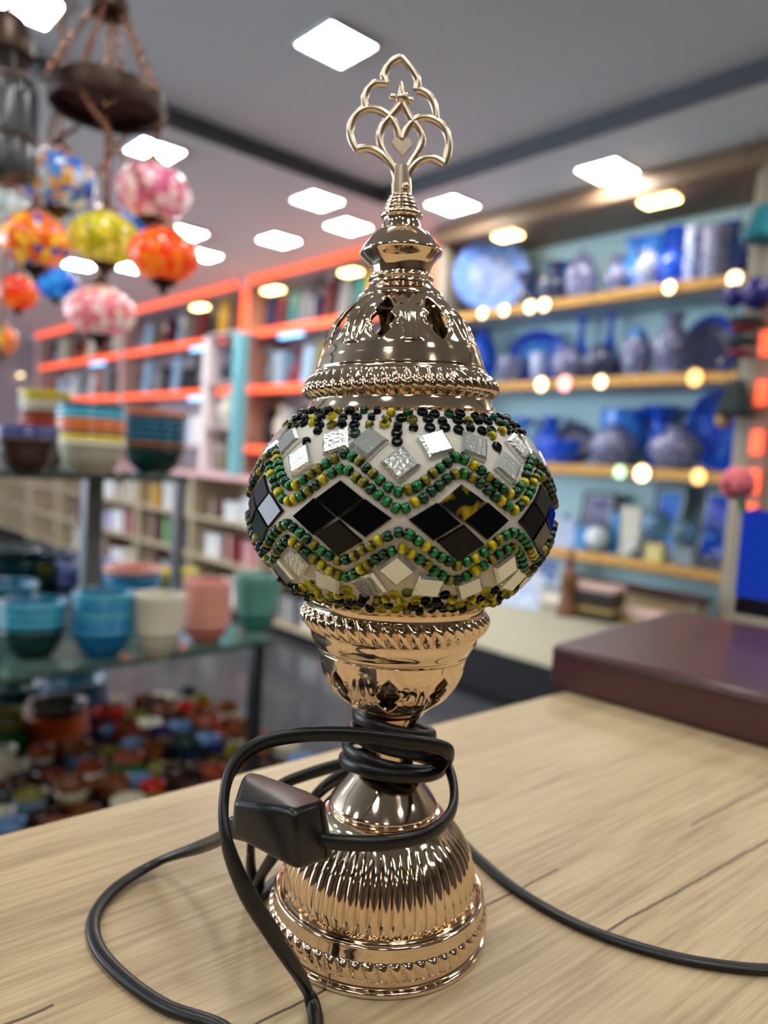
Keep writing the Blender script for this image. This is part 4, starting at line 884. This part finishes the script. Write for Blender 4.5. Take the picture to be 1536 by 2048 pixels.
BC = {'turquoise': (14, 128, 168), 'blue': (8, 108, 168), 'deep blue': (10, 78, 140), 'teal': (0, 84, 112), 'cream': (206, 200, 176), 'coral pink': (216, 128, 110), 'sea green': (62, 134, 124), 'orange': (206, 84, 20), 'yellow': (218, 196, 20), 'brown': (120, 70, 34), 'dark green': (10, 52, 52), 'navy': (24, 34, 90), 'dark teal': (8, 58, 72), 'lavender': (130, 138, 196), 'red': (186, 44, 30), 'olive': (126, 122, 44), 'white': (222, 220, 206), 'green': (20, 110, 56), 'rust': (150, 66, 36), 'dark brown': (66, 44, 38), 'lime': (140, 160, 30), 'light blue': (110, 150, 190)}
def bmat(c): return mat('bowl_' + c.replace(' ', '_'), BC[c], .18, coat=.5)
BOWL = MB().lathe([(0, 0), (.52, 0), (.54, .06), (.66, .16), (.80, .36), (.88, .58), (.905, .74), (.92, .80), (.985, .86), (1.0, .93), (.985, .99), (.96, 1.0), (.90, .97), (.86, .8), (.80, .55), (.68, .34), (.5, .2), (0, .16)], 36).mesh('bowl', True, 60)
RIM = MB().lathe([(.95, .855), (.992, .855), (1.012, .93), (.99, 1.0), (.955, 1.008), (.93, .985)], 36).mesh('rim', True, 60)
RIMC = {'coral pink': (236, 180, 160), 'turquoise': (70, 176, 204), 'blue': (50, 150, 200), 'cream': (228, 222, 200), 'sea green': (100, 164, 152), 'teal': (20, 110, 140), 'orange': (226, 120, 50), 'yellow': (236, 216, 60), 'deep blue': (40, 110, 176), 'navy': (60, 74, 140), 'brown': (150, 96, 54)}
def stack(px, pyb, wpx, hpx, z, cols, where, h_b=.062, taper=0.0, band=True, kind='bowl'):
    p = on_z(px, pyb, z); s = depth(p) / F; r = wpx * s / 2; H = hpx * s; n = len(cols); pitch = (H - h_b) / max(1, n - 1) if n > 1 else 0
    for i, c in enumerate(cols):
        pos = 'topmost' if i == n - 1 else 'bottom' if i == 0 else f'{ORD[i]} from bottom'
        rr = r * (1 - taper * (1 - i / max(1, n - 1)))
        o = obj('glazed_' + kind, BOWL, bmat(c), None, (p.x, p.y, z + .0005 + pitch * i), None, (rr, rr, h_b))
        if c in RIMC: obj('rim', RIM, mat('rim_' + c.replace(' ', '_'), RIMC[c], .2, coat=.5), o)
        tag(o, f'{c} glazed {kind}, {pos} of stack {where}' if n > 1 else f'{c} glazed {kind} {where}', kind, f'{kind}s stacked {where}' if n > 1 else None)
# upper glass
stack(52, 948, 118, 95, ZU, ['dark brown', 'navy', 'navy'], 'leftmost on upper glass')
stack(88, 935, 100, 150, ZU, ['dark brown', 'brown', 'red', 'rust', 'white', 'yellow'], 'behind the navy bowls')
stack(180, 948, 132, 140, ZU, ['cream', 'yellow', 'brown', 'orange', 'orange', 'turquoise', 'turquoise', 'dark teal'], 'second on upper glass')
stack(307, 945, 122, 120, ZU, ['dark green', 'brown', 'teal', 'teal', 'teal', 'teal', 'orange'], 'right end of upper glass', .055)
# lower glass, back row then front row
stack(20, 1190, 120, 95, ZL, ['dark teal', 'dark teal', 'dark green'], 'far left back of lower glass')
stack(95, 1185, 110, 85, ZL, ['dark green', 'olive', 'dark teal'], 'behind the turquoise front stack')
stack(172, 1195, 120, 75, ZL, ['navy', 'navy', 'lavender'], 'behind the blue front stack')
stack(262, 1215, 112, 82, ZL, ['deep blue', 'blue', 'blue', 'coral pink'], 'behind the cream stack')
stack(355, 1185, 80, 45, ZL, ['olive', 'yellow'], 'behind the pink stack', .045)
stack(8, 1255, 125, 90, ZL, ['deep blue', 'blue', 'turquoise'], 'cut off at left, lower glass')
stack(66, 1312, 130, 112, ZL, ['dark green', 'turquoise', 'turquoise', 'turquoise'], 'left of the blue stack')
stack(205, 1312, 122, 130, ZL, ['blue', 'blue', 'turquoise', 'blue', 'turquoise'], 'left of the cream stack', .065)
stack(315, 1312, 102, 125, ZL, ['cream'] * 5, 'right of the blue stack', .065, .1)
stack(411, 1282, 98, 122, ZL, ['coral pink'] * 6, 'between cream and sea green stacks', .05)
stack(511, 1262, 100, 112, ZL, ['sea green'] * 5, 'right end of lower glass', .06, .15)
# small bowls on the platform
def px_of(p): q = p - CAM; z = q.dot(FWD); return 768 + F * q.dot(CR) / z, 1024 - F * q.dot(CU) / z
gs = random.Random(21); SCOL = ['rust', 'dark brown', 'olive', 'white', 'orange', 'cream', 'light blue', 'brown', 'green', 'dark green', 'dark brown', 'navy', 'red', 'cream', 'olive', 'rust', 'brown', 'dark brown']
SMALL = MB().lathe(smooth_prof([(0, 0), (.45, 0), (.48, .06), (.72, .26), (.93, .62), (1, 1.0), (.94, 1.0), (.86, .66), (.64, .32), (0, .22)], 2), 22).mesh('small_bowl', True, 60)
taken = []
def platform_stack(px, py, wpx, cols, lab, hb=.06, pitch=.02):
    p = on_z(px, py, ZB); r = wpx * depth(p) / F / 2; taken.append((p.x, p.y, r))
    for i, c in enumerate(cols): tag(obj('glazed_bowl', BOWL, bmat(c), None, (p.x, p.y, ZB + .0005 + i * pitch), None, (r, r, hb)), f'{c} glazed bowl, {"topmost" if i == len(cols) - 1 else ORD[i] + " from bottom"}, {lab}', 'bowl', lab)
platform_stack(112, 1510, 118, ['rust', 'orange', 'orange', 'dark brown'], 'in the orange pile on the low platform', .07, .025)
platform_stack(8, 1520, 110, ['green', 'green', 'olive'], 'in the green pile at the left platform edge', .07, .025)
platform_stack(150, 1440, 130, ['deep blue', 'deep blue', 'teal'], 'in the dark blue pile below the lower glass', .07, .03)
platform_stack(30, 1430, 120, ['dark teal', 'dark green'], 'in the dark teal pile below the lower glass', .07, .03)
cell = .078; rowi = -1; cnt = 0
for iy in range(26):
    y = -.85 + iy * cell; ci = 0
    for ix in range(18):
        x = -.66 - ix * cell - (cell / 2 if iy % 2 else 0)
        if x < -2.0 or y > .95: continue
        q = px_of(Vector((x, y, ZB + .03)))
        if not (-40 < q[0] < 640 and 1335 < q[1] < 1720): continue
        # hidden behind the counter edge
        e = 1660 - .248 * q[0]
        if q[1] > e + 30: continue
        r = gs.uniform(.029, .039)
        if any((x - a) ** 2 + (y - b) ** 2 < (r + c * .8) ** 2 for a, b, c in taken): continue
        if abs(x - (RX - .02)) < .055 and abs(y - .755) < .055: continue
        if q[0] < 260 and q[1] < 1400: continue
        n = gs.choice((1, 1, 2, 2, 3)); x += gs.uniform(-.006, .006); y2 = y + gs.uniform(-.006, .006); rowi += (ci == 0); ci += 1; base = gs.choice(SCOL)
        for i in range(n):
            c = base if gs.random() < .55 else gs.choice(SCOL)
            o = obj('small_bowl', SMALL, bmat(c), None, (x, y2, ZB + .0005 + i * .017), (0, 0, 0), (r, r, gs.uniform(.034, .042)))
            lv = '' if n == 1 else (' at the bottom' if i == 0 else ' on top' if i == n - 1 else ' in between')
            tag(o, f'small {c} bowl{lv}, {ORD[rowi]} platform row from left, {ORD[ci - 1]} from the counter', 'bowl', 'small bowls on the low platform'); cnt += 1
print('small bowls', cnt)

# ------------------------------------------------------------------ mosaic chandelier
def chain(a, b, name, parent, m, link=.016, sag=0.0, r=.0022):
    a, b = Vector(a), Vector(b); L_en = (b - a).length; n = max(2, int(L_en / (link * .78))); d = (b - a).normalized(); o = d.orthogonal().normalized(); g = MB()
    for i in range(n):
        c = a.lerp(b, (i + .5) / n) + Vector((0, 0, -sag * sin(pi * (i + .5) / n))); s = o if i % 2 else d.cross(o)
        g.tube([c + d * (cos(2 * pi * k / 8) * link * .5) + s * (sin(2 * pi * k / 8) * link * .3) for k in range(8)], r, 5, closed=True)
    return g.build(name, m, parent)
m_ant = mat('antique_copper', (150, 104, 74), .28, .9); m_antd = mat('antique_bronze', (74, 58, 50), .4, .8)
def mosaic(name, cols, scale, es):
    m = mat(name, cols[0], .12, coat=.6); N = m.node_tree.nodes; L = m.node_tree.links; b = bsdf(m)
    c = N.new('ShaderNodeTexCoord'); v = N.new('ShaderNodeTexVoronoi'); v.inputs['Scale'].default_value = scale; L.new(c.outputs['Object'], v.inputs['Vector'])
    sp = N.new('ShaderNodeSeparateColor'); L.new(v.outputs['Color'], sp.inputs[0]); r = N.new('ShaderNodeValToRGB'); r.color_ramp.interpolation = 'CONSTANT'; e = r.color_ramp.elements
    e[0].position = 0; e[0].color = srgb(*cols[0]); e[1].position = 1 / len(cols); e[1].color = srgb(*cols[1])
    for i in range(2, len(cols)): q = e.new(i / len(cols)); q.color = srgb(*cols[i])
    L.new(sp.outputs[0], r.inputs['Fac']); L.new(r.outputs['Color'], b.inputs['Base Color']); L.new(r.outputs['Color'], b.inputs['Emission Color']); b.inputs['Emission Strength'].default_value = es
    return m
CX = at(212, 300, 1.5)
ch = thing('mosaic_chandelier', 'turkish style chandelier with chains and coloured mosaic glass globes', 'chandelier', (CX.x, CX.y, 0))
def cl(px, py, dep=1.5): p = at(px, py, dep); return Vector((p.x - CX.x, p.y - CX.y, p.z))
ztop = cl(214, 25).z; rz_ = cl(240, 205).z
chain((0, 0, ztop), (0, 0, CEIL - .03), 'chain', ch, m_ant); MB().lathe(smooth_prof([(0, CEIL - .04), (.03, CEIL - .038), (.05, CEIL - .02), (.055, CEIL)], 3), 28).build('ceiling_rose', m_antd, ch)
MB().lathe(smooth_prof([(0, ztop + .03), (.02, ztop + .028), (.034, ztop + .01), (.040, ztop - .01), (.03, ztop - .02), (0, ztop - .022)], 3), 28).build('canopy', m_antd, ch)
MB().lathe([(.10, rz_ - .020), (.110, rz_ - .022), (.113, rz_ - .008), (.110, rz_ + .016), (.106, rz_ + .019), (.10, rz_ + .014), (.098, rz_ - .014), (.10, rz_ - .020)], 48, None, lambda a, z, r: .002 * sin(a * 24)).build('ring', m_antd, ch)
MB().lathe([(.02, rz_ + .004), (.10, rz_ + .006), (.10, rz_ + .002), (.02, rz_), (.02, rz_ + .004)], 36, None, lambda a, z, r: 0).build('ring_plate', mat('brown_copper', (104, 74, 60), .4, .6), ch)
for k in range(3):
    a = k * pi / 3; MB().tube([Vector((cos(a), sin(a), 0)) * .104 + Vector((0, 0, rz_)), Vector((-cos(a), -sin(a), 0)) * .104 + Vector((0, 0, rz_))], .004, 6).build('ring_spoke', m_antd, ch)
for k in range(6):
    a = k * pi / 3 + .3; chain((cos(a) * .03, sin(a) * .03, ztop - .012), (cos(a) * .110, sin(a) * .110, rz_ + .022), 'chain', ch, m_ant)
chain((0, 0, ztop - .02), cl(212, 440), 'chain', ch, m_ant, .018, 0, .003)
def globe_lamp(px, py, w, h, m, parent, hang, cap=True, dep=1.5):
    c = cl(px, py, dep) if parent is ch else None
    r = w * dep / F / 2; hh = h * dep / F / 2
    g = MB().lathe([(r * (sin(pi * i / 14) if 0 < i < 14 else 0), -hh * cos(pi * i / 14)) for i in range(15)], 28).build('glass_globe', m, parent); g.location = c
    MB().lathe(smooth_prof([(r * .45, hh * .86), (r * .42, hh * .98), (r * .3, hh * 1.1), (r * .12, hh * 1.3), (.004, hh * 1.45)], 3), 20).build('top_cap', m_ant, g)
    MB().lathe(smooth_prof([(r * .42, -hh * .86), (r * .34, -hh * 1.05), (r * .15, -hh * 1.2), (r * .08, -hh * 1.45), (0, -hh * 1.5)], 3), 20).build('bottom_cap', m_antd, g)
    if hang is not None: chain(c + Vector((0, 0, hh * 1.4)), hang, 'chain', parent, m_ant)
    return g
M_BLU = mosaic('glass_blue_mix', [(40, 110, 200), (90, 150, 220), (230, 170, 60), (210, 220, 230), (30, 90, 190)], 70, .22)
M_PNK = mosaic('glass_pink', [(226, 130, 160), (240, 190, 196), (214, 100, 140), (250, 220, 214)], 70, .32)
M_ORA = mosaic('glass_orange', [(236, 120, 30), (240, 160, 50), (226, 90, 20), (250, 200, 60), (40, 80, 160)], 70, .35)
M_YEL = mosaic('glass_yellow', [(206, 196, 10), (226, 210, 60), (170, 164, 20), (240, 230, 120)], 70, .35)
M_RED = mosaic('glass_red_orange', [(240, 84, 10), (250, 60, 10), (246, 120, 30), (226, 50, 20)], 70, .45)
M_PLP = mosaic('glass_pale_pink', [(236, 150, 160), (248, 206, 200), (230, 120, 130), (250, 228, 214)], 70, .32)
M_CYB = mosaic('glass_deep_blue', [(10, 90, 210), (20, 130, 240), (0, 70, 180), (60, 170, 250)], 70, .4)
M_WHT = mosaic('glass_clear_white', [(190, 206, 200), (220, 228, 222), (170, 190, 186), (236, 240, 236)], 46, .15)
def ringpt(a, z=None): return Vector((cos(a) * .108, sin(a) * .108, rz_ - .025))
globe_lamp(115, 362, 145, 118, M_BLU, ch, ringpt(3.3), dep=1.46); globe_lamp(305, 385, 148, 112, M_PNK, ch, ringpt(.9), dep=1.53)
globe_lamp(72, 482, 138, 112, M_ORA, ch, ringpt(3.9), dep=1.42); globe_lamp(210, 478, 142, 104, M_YEL, ch, None, dep=1.5)
globe_lamp(328, 512, 142, 106, M_RED, ch, ringpt(5.4), dep=1.40); globe_lamp(200, 624, 138, 100, M_PLP, ch, cl(210, 530), dep=1.5); globe_lamp(272, 448, 70, 58, M_CYB, ch, ringpt(1.6), dep=1.62); globe_lamp(160, 425, 80, 60, M_BLU, ch, ringpt(2.4), dep=1.62)
def pendant(px, py, w, h, dep, m, label):
    c = at(px, py, dep); r = w * dep / F / 2; hh = h * dep / F / 2; zc = CEIL if c.x > STX else SOFF
    t = thing('mosaic_pendant', label, 'pendant lamp', (c.x, c.y, 0))
    g = MB().lathe([(r * (sin(pi * i / 14) if 0 < i < 14 else 0), c.z - hh * cos(pi * i / 14)) for i in range(15)], 28).build('glass_globe', m, t)
    MB().lathe([(r * .45, c.z + hh * .86), (r * .3, c.z + hh * 1.1), (r * .1, c.z + hh * 1.4), (.003, c.z + hh * 1.5)], 20).build('top_cap', m_ant, t)
    MB().lathe([(r * .4, c.z - hh * .86), (r * .2, c.z - hh * 1.1), (0, c.z - hh * 1.4)], 16).build('bottom_cap', m_antd, t)
    chain((0, 0, c.z + hh * 1.45), (0, 0, zc - .02), 'chain', t, m_ant); MB().lathe([(0, zc - .03), (.03, zc - .026), (.04, zc - .01), (.04, zc)], 20).build('ceiling_rose', m_antd, t)
pendant(112, 565, 84, 66, 1.9, M_CYB, 'glowing deep blue mosaic pendant behind the orange globe'); pendant(36, 585, 78, 70, 2.0, M_RED, 'red mosaic pendant near the left edge')
pendant(4, 680, 60, 60, 1.9, mosaic('glass_multi', [(226, 190, 40), (150, 150, 90), (240, 120, 20), (90, 110, 140)], 44, .35), 'multicoloured mosaic pendant cut by the left edge'); pendant(14, 425, 96, 84, 1.7, M_WHT, 'clear white mosaic pendant cut by the left edge')
# crystal lantern at the top left
c0 = at(12, 250, 1.35); zc_ = c0.z; ln = thing('crystal_lantern', 'dark hanging lantern with domed cap and crystal body at the top left edge', 'lantern', (c0.x, c0.y, 0))
m_cry = mat('smoky_crystal', (90, 96, 98), .15, trans=.4, coat=.4); zcap = at(12, 85, 1.35).z
MB().lathe(smooth_prof([(0, zcap + .05), (.012, zcap + .048), (.03, zcap + .035), (.042, zcap), (.044, zcap - .03), (.03, zcap - .034), (0, zcap - .034)], 3), 28).build('domed_cap', m_antd, ln)
MB().tube([Vector((0, 0, zcap + .04)), Vector((0, 0, CEIL))], .005, 8).build('rod', m_antd, ln)
for k in range(5):
    a = k * 2 * pi / 5; MB().tube([Vector((cos(a) * .038, sin(a) * .038, zcap - .03)), Vector((cos(a) * .046, sin(a) * .046, zc_ + .07))], .0015, 5).build('hanger_wire', m_steel, ln)
MB().lathe(smooth_prof([(.03, zc_ + .075), (.048, zc_ + .07), (.05, zc_ + .03), (.05, zc_ - .05), (.046, zc_ - .09), (.02, zc_ - .10), (0, zc_ - .10)], 3), 40, None, lambda a, z, r: .003 * abs(sin(a * 10)) if r > .03 else 0).build('crystal_body', m_cry, ln)
MB().lathe([(.034, zc_ + .076), (.05, zc_ + .074), (.053, zc_ + .068), (.05, zc_ + .062)], 32).build('band', m_antd, ln); MB().lathe([(.049, zc_ - .02), (.055, zc_ - .022), (.055, zc_ - .03), (.049, zc_ - .032)], 32).build('band', m_antd, ln)
